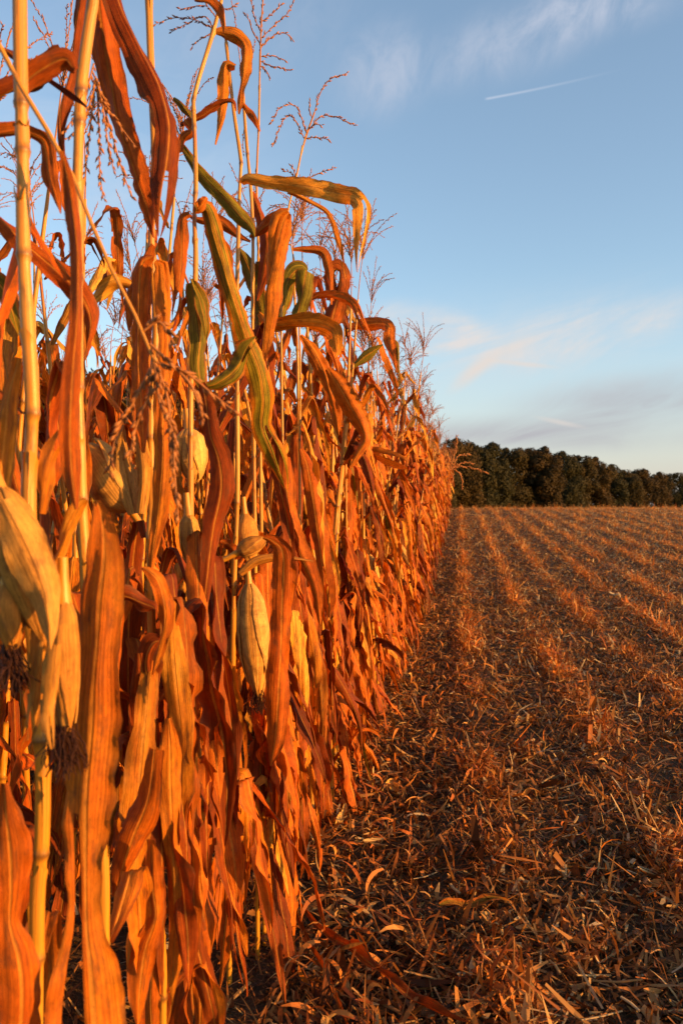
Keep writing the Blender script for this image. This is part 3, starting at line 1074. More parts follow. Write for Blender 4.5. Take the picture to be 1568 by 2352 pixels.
G_FRONT = 'maize plants in the front row of the corn wall'
G_FAR = 'small maize plants in the far end of the corn wall'
G_BACK = 'maize plants standing behind the front row'
L_FRONT = 'dry orange maize plant among many alike along the front of the corn wall'
L_FAR = 'small distant dry maize plant near the far end of the corn wall'
L_BACK = 'dry maize plant behind the front row, seen between and above the nearer stalks'

prng = np.random.default_rng(21)
HI = [make_plant(np.random.default_rng(100 + i), True, .75) for i in range(12)]
LO = [make_plant(np.random.default_rng(200 + i), False, .6) for i in range(10)]
used = set()
count = {'hi': 0, 'lo': 0}


def place(x, y, hi, label, group, sc=None, rz=None):
    pool = HI if hi else LO
    key = 'hi' if hi else 'lo'
    i = count[key] % len(pool)
    count[key] += 1
    o = pool[i]
    if (key, i) in used:
        o = copy_tree(o)
    used.add((key, i))
    o.location = (x, y, float(tz(y)) - .01)
    s = sc or prng.uniform(.93, 1.06) * (1 if y < 4.5 else .965)
    o.scale = (s, s, s)
    o.rotation_euler = (prng.normal(0, .035), prng.normal(0, .035), prng.uniform(0, 6.28) if rz is None else rz)
    o['label'] = label
    o['group'] = group
    return o


y = 3.4
while y < 44.5:
    x = xrow(y) + prng.normal(0, .035)
    far = y > 16
    place(x, y, y < 10, L_FAR if far else L_FRONT, G_FAR if far else G_FRONT, None, prng.normal(0, .55) + (prng.random() < .5) * math.pi)
    y += prng.uniform(.12, .19) if y < 10 else prng.uniform(.17, .26) if y < 18 else prng.uniform(.28, .42)
for k, (ya, yb, st) in enumerate([(1.55, 9, .2), (2.9, 9, .21), (4.1, 9, .26), (5.4, 10, .34)]):
    y = ya
    while y < yb:
        place(-1.37 - .75 * k + prng.normal(0, .04), y, k < 2 and y < 5, L_BACK, G_BACK)
        y += st * prng.uniform(.8, 1.2)


def stand():
    """the rest of the crop, too many and too hidden to count"""
    rng = np.random.default_rng(31)
    low = []
    for i in range(8):
        g = Geo()
        r2 = np.random.default_rng(300 + i)
        H = 2.5
        sg = stalk_geo(np.array([[0, 0, 0], [r2.normal(0, .03), r2.normal(0, .03), 1.3], [r2.normal(0, .08), r2.normal(0, .08), H]]), r2, .012, .005, (), 0, 4, 5)
        sg.t = [np.broadcast_to(np.array([.8, 1.1, 0]), tt.shape) for tt in sg.t]
        g.merge(sg)
        a0 = r2.uniform(0, 6.28)
        for j in range(10):
            z = .5 + .2 * j
            lp, B, q = proc_leaf_path(z, a0 + (j % 2) * math.pi + r2.normal(0, .4), r2.uniform(.45, .7), r2.uniform(.3, .8), r2.uniform(.05, .25), r2.uniform(2.4, 3.0), r2, 8, twist=r2.normal(0, 1.3))
            leaf_geo(lp, leaf_width(q, .07), B, r2, 3, .4, .15, 0, rand_tint(r2), g=g)
        tg = tassel_geo(np.array([0, 0, H]), np.array([r2.normal(0, .06), r2.normal(0, .06), 1]), r2, 8, .25, .03, 1.0, .2, .4, .022, 4, .8)
        tg.t = [np.broadcast_to(np.array([.05, .8, 0]), tt.shape) for tt in tg.t]
        g.merge(tg)
        low.append(g)
    out = Geo()
    for k in range(1, 17):
        y = [0, 9.2, 9.2, 9.2, 10.2][k] if k < 5 else 5 + .95 * (k - 4)
        while y < 44:
            c, s = math.cos(a := rng.uniform(0, 6.28)), math.sin(a)
            sc = rng.uniform(.86, 1.0)
            A = np.eye(4)
            A[:3, :3] = np.array([[c, -s, 0], [s, c, 0], [0, 0, 1]]) * sc
            x = xrow(y) - .75 * k + rng.normal(0, .04)
            A[:3, 3] = (x, y, float(tz(y)))
            out.merge(low[rng.integers(8)], A)
            y += rng.uniform(.18, .3) if k < 4 and y < 22 else rng.uniform(.35, .6)
    o = obj('corn_stand', out.mesh('corn_stand', M['leaf']))
    tag(o, 'dense mass of dry standing maize deeper in the field', None, None, 'stuff')


stand()
#HERO
# ------------------------------------------------------------------ the plants nearest the camera, one by one
def px_path(pts, d, n):
    """smooth world curve and width from picture points (x, y, width) at distance d (one value or start, end)"""
    K = np.array(pts, float)
    dd = np.interp(np.linspace(0, 1, len(K)), np.linspace(0, 1, len(d)), d) if isinstance(d, (tuple, list)) else np.full(len(K), d)
    W = np.array([at(x, y, q) for (x, y), q in zip(K[:, :2], dd)])
    if K.shape[1] > 2:
        W = np.concatenate([W, (K[:, 2] * dd / F)[:, None]], 1)
    return spline(W, n)


class Hero:
    def __init__(s, label, pts, d, r=0.011, r1=None, nodes=(), red=0.1, seed=1, to_ground=True, group=None):
        s.rng = np.random.default_rng(seed)
        s.d = d
        P = px_path([(x, y) for x, y in pts], d, 60)
        if to_ground:
            b = P[-1].copy()
            zg = float(tz(b[1]))
            if b[2] > zg:
                P = np.concatenate([P, [[b[0], b[1], zg - .01]]])
        P = P[::-1]
        s.base = P[0].copy()
        s.base[2] = float(tz(s.base[1]))
        s.P = P
        s.root = thing('corn_plant', label, 'maize plant', tuple(s.base), group)
        L = np.concatenate([[0], np.cumsum(np.linalg.norm(np.diff(P, axis=0), axis=1))])
        ys = 1176 - (P[:, 2] - CAMZ) * F / d
        ns = [float(np.interp(-q, -ys, L)) for q in nodes]
        g = stalk_geo(P - s.base, s.rng, r, r1 or r * .7, ns, red, 12, 40)
        ns2 = sorted(ns) + [L[-1]]
        for a_, b_ in zip(ns2[:-1], ns2[1:]):
            q = np.linspace(a_ + .006, a_ + (b_ - a_) * s.rng.uniform(.5, .85), 16)
            c_ = np.stack([np.interp(q, L, P[:, j]) for j in range(3)], 1) - s.base
            rq = (r + ((r1 or r * .7) - r) * (q / L[-1]) ** 1.3) * np.linspace(1.12, 1.2, 16)
            th = np.linspace(0, s.rng.uniform(4.2, 5.6), 11)[None] + s.rng.uniform(0, 6.28) + np.linspace(0, s.rng.normal(0, .5), 16)[:, None]
            fl = 1 + .35 * np.clip((np.linspace(0, 1, 16) - .85) / .15, 0, 1)[:, None] * s.rng.uniform(0, 1) + .05 * np.sin(th * 5)
            edge = np.zeros((16, 11)); edge[-1] = s.rng.normal(0, .006, 11); edge[-2] = edge[-1] * .5
            V = np.stack([c_[:, None, 0] + np.cos(th) * rq[:, None] * fl, c_[:, None, 1] + np.sin(th) * rq[:, None] * fl, c_[:, None, 2] + edge], -1)
            uvq = np.stack(np.broadcast_arrays(th / 6.28 * 1.2, q[:, None]), -1)
            tt = np.zeros((176, 3)); tt[:, 2] = s.rng.uniform(.4, 1)
            g.add(V.reshape(-1, 3), grid_faces(16, 11), uvq.reshape(-1, 2), tt)
        obj('stalk', g.mesh('stalk', M['stalk']), s.root)

    def leaf(s, pts, d=None, roll=0.0, fold=.3, wave=.12, curl=0.0, tint=None, green=0, rv=.45, n=44, m=9, wl=.13, label=None, crumple=1.0):
        rng = s.rng
        Q = px_path(pts, s.d - .04 if d is None else d, n)
        P, W = Q[:, :3], np.maximum(Q[:, 3], .0012)
        fold = fold * 1.15 + .08
        W = W * 1.1 / math.cos(min(fold, .8)) * (1 + .06 * np.sin(np.linspace(0, rng.uniform(6, 16), n) + rng.uniform(0, 6)))
        T = unit(np.gradient(P, axis=0))
        V = unit(P - CAM)
        B = unit(np.cross(T, V))
        rl = roll + rv * np.sin(np.linspace(0, rng.uniform(2, 7), n) + rng.uniform(0, 6))
        B = rot_about(B, T, rl)
        tt = rand_tint(rng, green) if tint is None else (tint[0], tint[1], green)
        o = obj('leaf', leaf_geo(P - s.base, W, B, rng, m, fold, wave, curl, tt, wl, crumple).mesh('leaf', M['leaf']), s.root)
        if label:
            o['label'] = label
        return o

    def hang(s, items):
        """ordinary drooping leaves growing from the stalk at the given picture heights"""
        rng = s.rng
        ys = 1176 - (s.P[:, 2] - CAMZ) * F / s.d
        for i, (py, a, L) in enumerate(items):
            p = np.array([np.interp(-py, -ys, s.P[:, j]) for j in range(3)]) - s.base
            sh = rng.random() < .15
            lp, B, q = proc_leaf_path(0, R(a), L, rng.uniform(.3, .9), rng.uniform(.03, .15), rng.uniform(2.4, 2.8) if sh else rng.uniform(2.88, 3.1), rng, 34, twist=rng.normal(0, 1.9), soft=rng.uniform(.010, .03))
            lp = lp + p
            lp[:, 2] = np.maximum(lp[:, 2], .03)
            rel = lp + s.base - CAM                       # no leaf grows across the plump ear in the middle
            dd = rel @ FWD
            qx, qy = 784 + F * (rel @ RIGHT) / dd, 1176 - F * rel[:, 2] / dd
            if np.any((qx > 535) & (qx < 650) & (qy > 1330) & (qy < 1640) & (dd < 2.3)):
                continue
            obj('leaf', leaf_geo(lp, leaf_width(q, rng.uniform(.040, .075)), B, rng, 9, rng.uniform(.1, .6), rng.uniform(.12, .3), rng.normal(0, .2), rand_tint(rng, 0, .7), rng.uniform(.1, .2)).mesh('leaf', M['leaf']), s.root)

    def curtain(s, k, z0=.35, z1=1.25, side=(-75, 75)):
        ys = [1176 - (z - CAMZ) * F / s.d for z in s.rng.uniform(z0, z1, k)]
        s.hang([(y, s.rng.uniform(*side) if s.rng.random() < .75 else s.rng.uniform(100, 260), s.rng.uniform(.3, .58) if y > 1700 else s.rng.uniform(.34, .68)) for y in ys])

    def ear(s, p0, p1, d, wpx, silk=True, flare=.25, label=None):
        a = at(*p0, d)
        b = at(*p1, d) if len(p1) == 2 else at(*p1)
        return add_ear(s.root, a - s.base, unit(b - a), float(np.linalg.norm(b - a)), wpx * d / F / 2, s.rng, silk, label, flare)

    def husk(s, pts, d, roll=0, fold=.5, wave=.06, tint=(.6, 1)):
        Q = px_path(pts, d, 36)
        P, W = Q[:, :3], np.maximum(Q[:, 3], .001)
        T = unit(np.gradient(P, axis=0))
        B = rot_about(unit(np.cross(T, unit(P - CAM))), T, np.full(36, roll))
        obj('husk_leaf', leaf_geo(P - s.base, W * 1.1, B, s.rng, 9, fold, wave, .2, (*tint, 0), .2).mesh('husk_leaf', M['husk']), s.root)

    def tassel(s, branches, d, tone=.5, size=.011, r=.0014, stem=()):
        g = Geo()
        for pts in branches:
            dd = d if not isinstance(d, tuple) else d
            P = px_path(pts, dd, 14) - s.base
            P = P + s.rng.normal(0, .01, 3) * np.linspace(0, 1, 14)[:, None]
            branch(g, P, s.rng, r, .0075, size, tone)
        for pts in stem:
            P = px_path(pts, d, 16) - s.base
            tube_geo(P, np.linspace(.0032, .0016, 16), 6, (tone + .2,) * 3, g)
        obj('tassel', g.mesh('tassel', M['tassel']), s.root)


RD = lambda px: 0.62 / (0.141 - (px - 784) / F * 0.99)

# --- leftmost thick stalk
h = Hero('leftmost thick yellow stalk with big pale husked ears drooping at left picture edge',
         [(42, -330), (46, 0), (49, 220), (53, 348), (55, 574), (60, 684), (68, 794), (75, 940), (70, 1050), (66, 1148), (80, 1500), (98, 1790), (96, 1948), (87, 2044), (85, 2237), (84, 2352)],
         1.16, .0098, .0085, [238, 346, 585, 950, 1300, 1700, 1960, 2200], .05, 1)
h.leaf([(46, 250, 20), (62, 190, 34), (110, 150, 46), (150, 135, 40), (170, 160, 20)], 1.22, .3, .5, .06, tint=(.2, .8))
h.leaf([(200, 240, 16), (176, 220, 18), (110, 176, 20), (62, 146, 18), (-10, 98, 20)], 1.28, .4, .9, .05, tint=(.15, .8))
h.leaf([(-40, 320, 40), (0, 307, 38), (48, 304, 34), (84, 315, 32), (99, 329, 36), (112, 403, 38), (128, 450, 24), (140, 490, 2)], 1.3, .2, .35, .08, tint=(.5, 1))
h.leaf([(-40, 230, 44), (0, 222, 46), (44, 196, 46), (92, 160, 44), (150, 132, 36)], 1.34, .2, .5, .05, tint=(.15, .75))
h.leaf([(-30, 480, 30), (0, 500, 34), (60, 560, 40), (120, 612, 42), (180, 670, 44), (208, 730, 36), (200, 800, 4)], 1.4, -.2, .45, .06, tint=(.4, .95))
h.leaf([(-25, 640, 40), (0, 655, 38), (25, 700, 34), (48, 770, 8)], 1.45, 0, .3, .05, tint=(.5, .9), green=.75)
h.leaf([(40, 820, 20), (22, 900, 40), (12, 1000, 50), (0, 1110, 44), (-15, 1200, 20)], 1.08, .2, .4, .08, tint=(.75, 1.05))
h.leaf([(95, 1180, 18), (115, 1060, 34), (140, 1000, 24), (150, 985, 8)], 1.1, 0, .5, .05, tint=(.5, 1.0))
h.leaf([(90, 1340, 14), (130, 1280, 26), (165, 1200, 30), (188, 1160, 24), (200, 1148, 8)], 1.1, .1, .6, .04, tint=(.75, 1.05))
h.ear((-2, 1120), (108, 1470), 1.06, 112, False, .15, 'big pale husked ear with its tip to the lower right')
h.husk([(5, 1150, 60), (50, 1240, 96), (95, 1350, 90), (112, 1430, 50), (118, 1490, 6)], 1.0, .1, .5)
h.ear((20, 1330), (26, 1500), 1.05, 64, True, .3)
h.ear((146, 1365), (152, 1690), 1.07, 66, True, .35, 'pale husked ear hanging straight down with loose tips and dark silk')
h.husk([(100, 1400, 40), (92, 1500, 60), (84, 1600, 44), (70, 1700, 6)], 1.05, .1, .5, .08, (.5, .95))
h.husk([(128, 1480, 30), (118, 1580, 44), (112, 1650, 34), (120, 1720, 6)], 1.03, -.2, .5, .08, (.55, .9))
h.leaf([(8, 1800, 20), (14, 1870, 52), (24, 1960, 76), (26, 2050, 62), (24, 2125, 46), (44, 2200, 86), (52, 2290, 100), (46, 2400, 90)], 1.02, .1, .3, .1, tint=(.4, 1.0), wl=.2)
h.hang([(1960, 160, .5), (1500, 200, .6), (950, 190, .6), (2200, 100, .4)])

# --- plant with the broken stem leaning across the top left
h = Hero('snapped thin stem leaning from the top left corner, ending in a hanging tassel',
         [(-70, -60), (-20, 60), (22, 154), (66, 227), (146, 362), (183, 439), (234, 574), (300, 700), (355, 830)][::-1] + [(-105, 0), (-115, 600), (-118, 1400), (-118, 2400)],
         1.12, .0085, .0022, [600, 1400], .05, 2)
h.tassel([[(355, 830), (312, 900), (258, 985), (234, 1068)], [(352, 825), (335, 900), (300, 960), (275, 1035)],
          [(357, 835), (390, 905), (415, 1040), (438, 1175)], [(360, 832), (420, 850), (480, 895), (520, 925)],
          [(355, 835), (372, 930), (400, 985), (408, 1070)], [(345, 790), (400, 850), (440, 900), (470, 990)],
          [(330, 760), (360, 740), (380, 760), (395, 800)]], 1.12, .45, .019, .0022)
h.leaf([(142, 345, 10), (158, 421, 26), (168, 494, 32), (178, 574, 32), (180, 647, 34), (177, 739, 34), (167, 867, 36), (162, 977, 34), (166, 1086, 30), (176, 1170, 6)], 1.04, .2, .55, .04, tint=(.42, .85))

# --- second thick stalk
h = Hero('second thick yellow stalk, big folded leaves hanging from above the picture top',
         [(225, -300), (216, 0), (203, 73), (187, 205), (183, 285), (179, 384), (179, 512), (178, 700), (179, 896), (183, 1013), (186, 1123), (200, 1350), (222, 1700), (237, 2024), (237, 2165), (238, 2352)],
         1.33, .0098, .008, [210, 282, 640, 890, 1150, 1450, 1900, 2170], .05, 3)
h.leaf([(186, -40, 20), (183, 0, 30), (172, 73, 34), (161, 165, 32), (143, 234, 30), (137, 293, 22), (150, 380, 4)], 1.44, .3, .6, .05, tint=(.15, .85))
h.leaf([(222, -120, 40), (227, 0, 56), (238, 92, 62), (256, 201, 62), (275, 293, 58), (311, 403, 50), (336, 480, 30), (353, 545, 3)], 1.52, .1, .5, .04, tint=(.35, .95), crumple=1.6)
h.leaf([(240, -150, 40), (271, 0, 55), (318, 92, 62), (362, 183, 68), (390, 275, 66), (390, 329, 58), (379, 403, 46), (372, 470, 26), (366, 542, 4)], 1.46, -.25, .55, .04, tint=(.12, .72), crumple=1.6, label='greyish brown folded leaf')
h.tassel([[(216, 146), (195, 220), (165, 280), (146, 305)], [(220, 175), (212, 260), (206, 330), (200, 400)], [(222, 180), (236, 260), (244, 330), (256, 403)],
          [(220, 180), (246, 300), (262, 380), (280, 442)], [(218, 200), (180, 262), (135, 290)], [(222, 190), (245, 240), (280, 285), (318, 330)],
          [(222, 180), (232, 300), (236, 400), (246, 470)]], 1.38, .55, .015, .0018)
h.leaf([(222, 1150, 12), (234, 1190, 40), (238, 1290, 84), (228, 1400, 104), (222, 1480, 92), (214, 1600, 106), (204, 1722, 112), (196, 1860, 118), (194, 2004, 72), (194, 2125, 66), (197, 2225, 106), (203, 2420, 140)], (1.16, 1.04), .0, .16, .05, tint=(.42, 1.0), wl=.24, n=60, rv=.5, label='broad leaf with a bright midrib hanging to the ground')
h.hang([(640, 170, .6), (890, 150, .62), (1450, 150, .6), (1900, 120, .5), (2170, 60, .4)])
h.leaf([(354, 1722, 40), (338, 1843, 52), (306, 1923, 60), (280, 2000, 44), (262, 2060, 8)], 1.45, .1, .35, .12, tint=(.5, .95))
h.leaf([(345, 1930, 20), (352, 2044, 48), (358, 2105, 36), (334, 2185, 50), (320, 2280, 40), (318, 2360, 6)], 1.42, .2, .35, .16, tint=(.5, .95))

# --- third stalk
h = Hero('slender yellow stalk flanked by two wide hanging leaves, pale husk beside it',
         [(338, -200), (342, 0), (345, 100), (351, 256), (355, 348), (351, 457), (348, 592), (359, 720), (357, 794), (348, 903), (346, 1000), (350, 1123), (345, 1250), (350, 1500), (362, 1835), (366, 1943), (368, 2064), (374, 2205), (374, 2352)],
         1.66, .0082, .006, [350, 455, 800, 1005, 1235, 1560, 1815, 2110, 2290], .15, 4)
h.leaf([(352, 590, 10), (330, 600, 34), (320, 640, 44), (318, 720, 44), (319, 830, 42), (326, 940, 34), (330, 1040, 8)], 1.6, .1, .4, .06, tint=(.5, 1))
h.leaf([(356, 600, 10), (368, 603, 28), (377, 684, 36), (386, 794, 36), (376, 904, 36), (374, 1050, 40), (368, 1148, 34), (352, 1260, 20), (345, 1330, 4)], 1.58, -.1, .4, .06, tint=(.62, 1.05), crumple=1.5)
h.leaf([(350, 560, 10), (338, 575, 24), (310, 640, 26), (300, 700, 20), (296, 760, 4)], 1.62, .4, .6, .06, tint=(.3, .85))
h.leaf([(212, 700, 6), (225, 680, 22), (260, 655, 32), (300, 655, 26), (318, 668, 6)], 1.72, .1, .5, .06, tint=(.8, 1.1))
h.ear((300, 1170), (200, 1020), 1.7, 100, False, .7, 'pale greyish husk with loose leaves spread to the left')
h.husk([(310, 1180, 30), (292, 1090, 54), (280, 1020, 30), (285, 975, 4)], 1.66, .1, .4, .1, (.8, .85))
h.husk([(322, 1180, 24), (330, 1090, 40), (322, 1010, 26), (318, 985, 4)], 1.64, -.2, .5, .1, (.5, .95))
h.leaf([(326, 1304, 6), (342, 1312, 20), (364, 1335, 32), (379, 1390, 36), (378, 1440, 34), (362, 1500, 24), (350, 1550, 4)], 1.56, .2, .35, .1, tint=(.5, 1))
h.leaf([(372, 1470, 12), (352, 1478, 50), (338, 1510, 62), (338, 1545, 52), (350, 1590, 30), (361, 1650, 4)], 1.6, .2, .25, .1, tint=(.15, .85), label='dark brown mottled leaf end')
h.leaf([(272, 1375, 30), (290, 1372, 36), (330, 1385, 36), (352, 1395, 18), (356, 1402, 4)], 1.52, .3, .5, .1, tint=(.2, .8))
h.leaf([(387, 1650, 14), (391, 1722, 44), (392, 1803, 50), (397, 1943, 40), (401, 2024, 52), (403, 2084, 44), (400, 2165, 44), (397, 2258, 16), (396, 2310, 2)], 1.56, .1, .3, .26, tint=(.55, 1))
h.leaf([(320, 1500, 20), (330, 1580, 54), (330, 1680, 56), (318, 1760, 54), (296, 1850, 40), (280, 1900, 6)], 1.6, .1, .3, .12, tint=(.25, .85))
h.leaf([(372, 2050, 10), (352, 2060, 20), (348, 2110, 36), (352, 2180, 34), (346, 2280, 44), (350, 2400, 30)], 1.54, 0, .4, .15, tint=(.5, .95))
h.hang([(1005, 200, .66), (1235, 150, .64), (1560, -70, .66), (1815, 190, .5), (1560, 120, .6)])
h.curtain(20)

# --- fourth stalk
h = Hero('stalk with a bare dark red stretch between pale sheaths, beside the long mottled leaf',
         [(509, 0), (490, 73), (445, 227), (447, 293), (450, 439), (446, 488), (450, 580), (448, 653), (440, 800), (438, 1000), (440, 1290), (445, 1340), (448, 1560), (452, 1680), (460, 1800), (466, 1900), (470, 2352)],
         1.93, .0078, .0042, [228, 292, 445, 655, 1000, 1340, 1650, 1690, 1850], .9, 5)
h.tassel([[(490, 66), (470, 40), (427, 60), (385, 85)], [(490, 66), (450, 50), (400, 50), (350, 73)], [(485, 76), (465, 85), (440, 97), (427, 110)],
          [(496, 40), (470, 15), (440, 15), (400, 22)], [(505, 20), (530, 10), (545, -10)], [(508, 0), (520, -40), (530, -80)]], 1.95, .3, .013, stem=[[(488, 78), (500, 35), (509, -5)]])
h.leaf([(446, -2, 10), (475, 5, 22), (495, 25, 28), (510, 52, 14), (514, 75, 4)], 1.9, .3, .5, .05, tint=(.35, .95))
h.leaf([(414, 285, 10), (454, 271, 14), (512, 238, 14), (534, 236, 10), (542, 255, 3)], 1.96, .3, .6, .04, tint=(.1, .7))
h.leaf([(398, 225, 6), (414, 238, 14), (435, 262, 18), (448, 282, 6)], 1.95, .1, .5, .05, tint=(.2, .9), green=.7)
h.leaf([(425, 275, 20), (440, 300, 18), (420, 320, 20), (416, 350, 6)], 1.94, .1, .4, .05, tint=(.4, .95))
h.leaf([(408, 330, 14), (420, 345, 20), (457, 397, 26), (512, 452, 28), (548, 492, 30), (575, 520, 22), (585, 545, 3)], 1.98, .3, .45, .03, tint=(.3, .95), green=.95, label='long leaf still dark green')
h.leaf([(447, 470, 18), (455, 478, 24), (470, 462, 16), (474, 452, 10)], 1.86, .1, .5, .1, tint=(.6, 1.05))
h.leaf([(452, 480, 22), (472, 478, 30), (492, 543, 40), (520, 635, 42), (548, 719, 42), (568, 781, 46), (594, 851, 46), (606, 920, 44), (602, 980, 40), (628, 1040, 40), (646, 1090, 24), (658, 1130, 4)], (1.86, 2.2), .1, .4, .05, tint=(.6, 1.08), green=.62, n=60, crumple=1.4, label='long arching leaf, half green and half orange, wet with dew')
h.leaf([(438, 648, 20), (446, 682, 46), (454, 720, 50), (460, 781, 46), (456, 840, 34), (466, 900, 10)], 1.88, .15, .4, .04, tint=(.4, .95), green=.95, label='short green leaf with a brown edge')
h.leaf([(440, 640, 6), (446, 660, 14), (460, 690, 24), (470, 740, 14), (474, 780, 3)], 1.87, 0, .4, .05, tint=(.5, .95), green=.9)
h.leaf([(436, 490, 16), (420, 498, 20), (418, 543, 26), (416, 616, 26), (406, 690, 20), (398, 735, 3)], 1.9, .1, .4, .05, tint=(.5, 1))
h.leaf([(462, 880, 14), (470, 905, 28), (482, 993, 44), (503, 1059, 50), (508, 1125, 52), (491, 1212, 44), (480, 1300, 34), (470, 1380, 18), (462, 1430, 3)], 1.82, .1, .3, .05, tint=(.12, .95), n=50, label='reddish brown mottled leaf')
h.leaf([(466, 890, 10), (500, 880, 26), (540, 850, 38), (572, 800, 30), (590, 775, 6)], 2.0, .2, .5, .06, tint=(.55, 1), green=.85)
h.ear((432, 1180), (442, 1300), 1.9, 46, False, .3)
h.ear((432, 985), (445, 1110), 1.98, 70, False, .2)
h.hang([(1000, 40, .7), (1340, -70, .62), (1650, 170, .56), (1850, -20, .5), (1340, 150, .6), (1850, 110, .5), (655, 200, .6)])
h.curtain(24)
h.leaf([(450, 1883, 20), (458, 1923, 56), (459, 2024, 46), (468, 2105, 58), (472, 2165, 40), (474, 2230, 4)], 1.82, .1, .35, .28, tint=(.5, 1))
h.leaf([(463, 2120, 20), (461, 2185, 54), (458, 2245, 50), (461, 2306, 58), (457, 2400, 40)], 1.8, .1, .35, .28, tint=(.5, .95))
h.leaf([(384, 1480, 8), (398, 1500, 30), (410, 1560, 46), (414, 1640, 44), (420, 1740, 44), (418, 1840, 26), (414, 1900, 3)], 1.86, 0, .35, .24, tint=(.5, 1))

# --- fifth stalk with the hanging ear
h = Hero('stalk with a plump pale ear hanging in mid picture, dark silk at its tip',
         [(512, 20), (522, 120), (535, 240), (541, 287), (554, 375), (550, 433), (547, 561), (545, 653), (545, 900), (545, 1150), (538, 1330), (534, 1600), (530, 1800), (526, 2352)],
         2.32, .0078, .004, [375, 640, 840, 1155, 1345, 1630, 1900], .3, 6)
h.leaf([(490, 73, 8), (510, 72, 18), (540, 82, 28), (562, 106, 28), (556, 165, 28), (552, 210, 20), (549, 262, 3)], 2.3, .3, .4, .06, tint=(.6, 1))
h.leaf([(540, 152, 14), (520, 148, 28), (517, 200, 28), (508, 260, 16), (494, 332, 3)], 2.3, .1, .5, .05, tint=(.6, 1))
h.leaf([(548, 250, 6), (560, 240, 12), (580, 270, 14), (596, 302, 4)], 2.32, .1, .5, .05, tint=(.3, .9))
h.leaf([(552, 420, 18), (570, 412, 24), (622, 419, 28), (713, 430, 34), (786, 446, 34), (814, 452, 32), (830, 476, 40), (826, 543, 24), (822, 580, 12), (820, 625, 2)], (2.3, 2.1), .0, .22, .04, tint=(.72, 1.3), n=60, crumple=1.5, rv=.12, label='yellow leaf held out level, its end snapped straight down')
h.leaf([(660, 440, 8), (673, 444, 10), (713, 466, 13), (750, 492, 14), (772, 550, 12), (786, 600, 7), (794, 640, 2)], 2.35, .2, .6, .04, tint=(.6, 1))
h.leaf([(546, 650, 10), (530, 640, 24), (520, 600, 30), (505, 560, 26), (492, 545, 6)], 2.4, .2, .4, .06, tint=(.3, .9), green=.6)
h.leaf([(420, 490, 3), (460, 505, 14), (500, 505, 20), (545, 545, 20), (575, 556, 8)], 2.4, .2, .5, .06, tint=(.3, .85))
EAR = h.ear((572, 1340), (593, 1600), 2.22, 66, True, .12, 'plump pale husked ear')
h.ear((545, 1270), (612, 1236), 2.24, 40, False, .02, 'stub of husk turned up over the hanging ear')
h.husk([(552, 1320, 20), (590, 1290, 22), (640, 1282, 18), (720, 1290, 3)], 2.2, .2, .6, .04, (.5, .9))
h.ear((562, 1180), (572, 1300), 2.36, 52, False, .1)
h.leaf([(604, 1234, 10), (622, 1240, 24), (646, 1262, 42), (650, 1320, 50), (648, 1388, 46), (646, 1476, 50), (640, 1600, 52), (632, 1700, 40), (622, 1760, 6)], 2.1, .1, .3, .08, tint=(.42, 1.02), n=50)
h.leaf([(508, 1240, 6), (520, 1250, 20), (545, 1272, 24), (560, 1268, 8)], 2.3, .2, .5, .06, tint=(.2, .85))
h.leaf([(523, 1660, 14), (526, 1720, 32), (528, 1863, 58), (526, 1984, 42), (526, 2044, 56), (516, 2145, 40), (509, 2225, 18), (503, 2280, 2)], 2.2, .1, .35, .28, tint=(.5, 1))
h.hang([(840, 60, .7), (1155, 170, .7), (1630, -60, .66), (1900, 150, .6), (1900, -30, .6), (1345, 190, .6)])
h.curtain(26)

# --- sixth, seventh and eighth stalks with the tall tassels
h = Hero('thin stalk with a green leaf behind a wide striped hanging leaf',
         [(556, 180), (563, 287), (569, 360), (576, 433), (581, 543), (580, 726), (585, 1200), (590, 1700), (592, 2352)],
         2.45, .0072, .004, [355, 545, 730, 1050, 1400, 1700, 1950], .4, 7)
h.leaf([(574, 547, 8), (588, 538, 20), (607, 521, 24), (640, 498, 22), (664, 485, 8)], 2.42, .4, .5, .05, tint=(.25, .85))
h.leaf([(664, 488, 14), (654, 500, 40), (637, 561, 42), (619, 653, 44), (611, 726, 38), (606, 790, 28), (600, 850, 4)], 2.38, .15, .45, .03, tint=(.62, 1.05), crumple=2.0, label='wide orange striped leaf hanging folded over')
h.leaf([(548, 570, 10), (565, 600, 28), (585, 660, 34), (598, 720, 20), (604, 760, 4)], 2.5, .2, .4, .05, tint=(.3, .9), green=1.0)
h.leaf([(578, 440, 10), (590, 470, 24), (600, 500, 26), (612, 560, 30), (600, 640, 26), (590, 690, 4)], 2.48, .2, .5, .06, tint=(.3, .9))
h.tassel([[(562, 287), (562, 320), (566, 350)], [(556, 180), (548, 120), (540, 60), (530, 10)], [(560, 200), (575, 140), (580, 90)]], 2.45, .4, .01)
h.hang([(730, 200, .66), (1050, 10, .7), (1400, -90, .66), (1700, 170, .62), (1950, -20, .6), (1400, 140, .6), (1700, -60, .6)])
h.curtain(26)

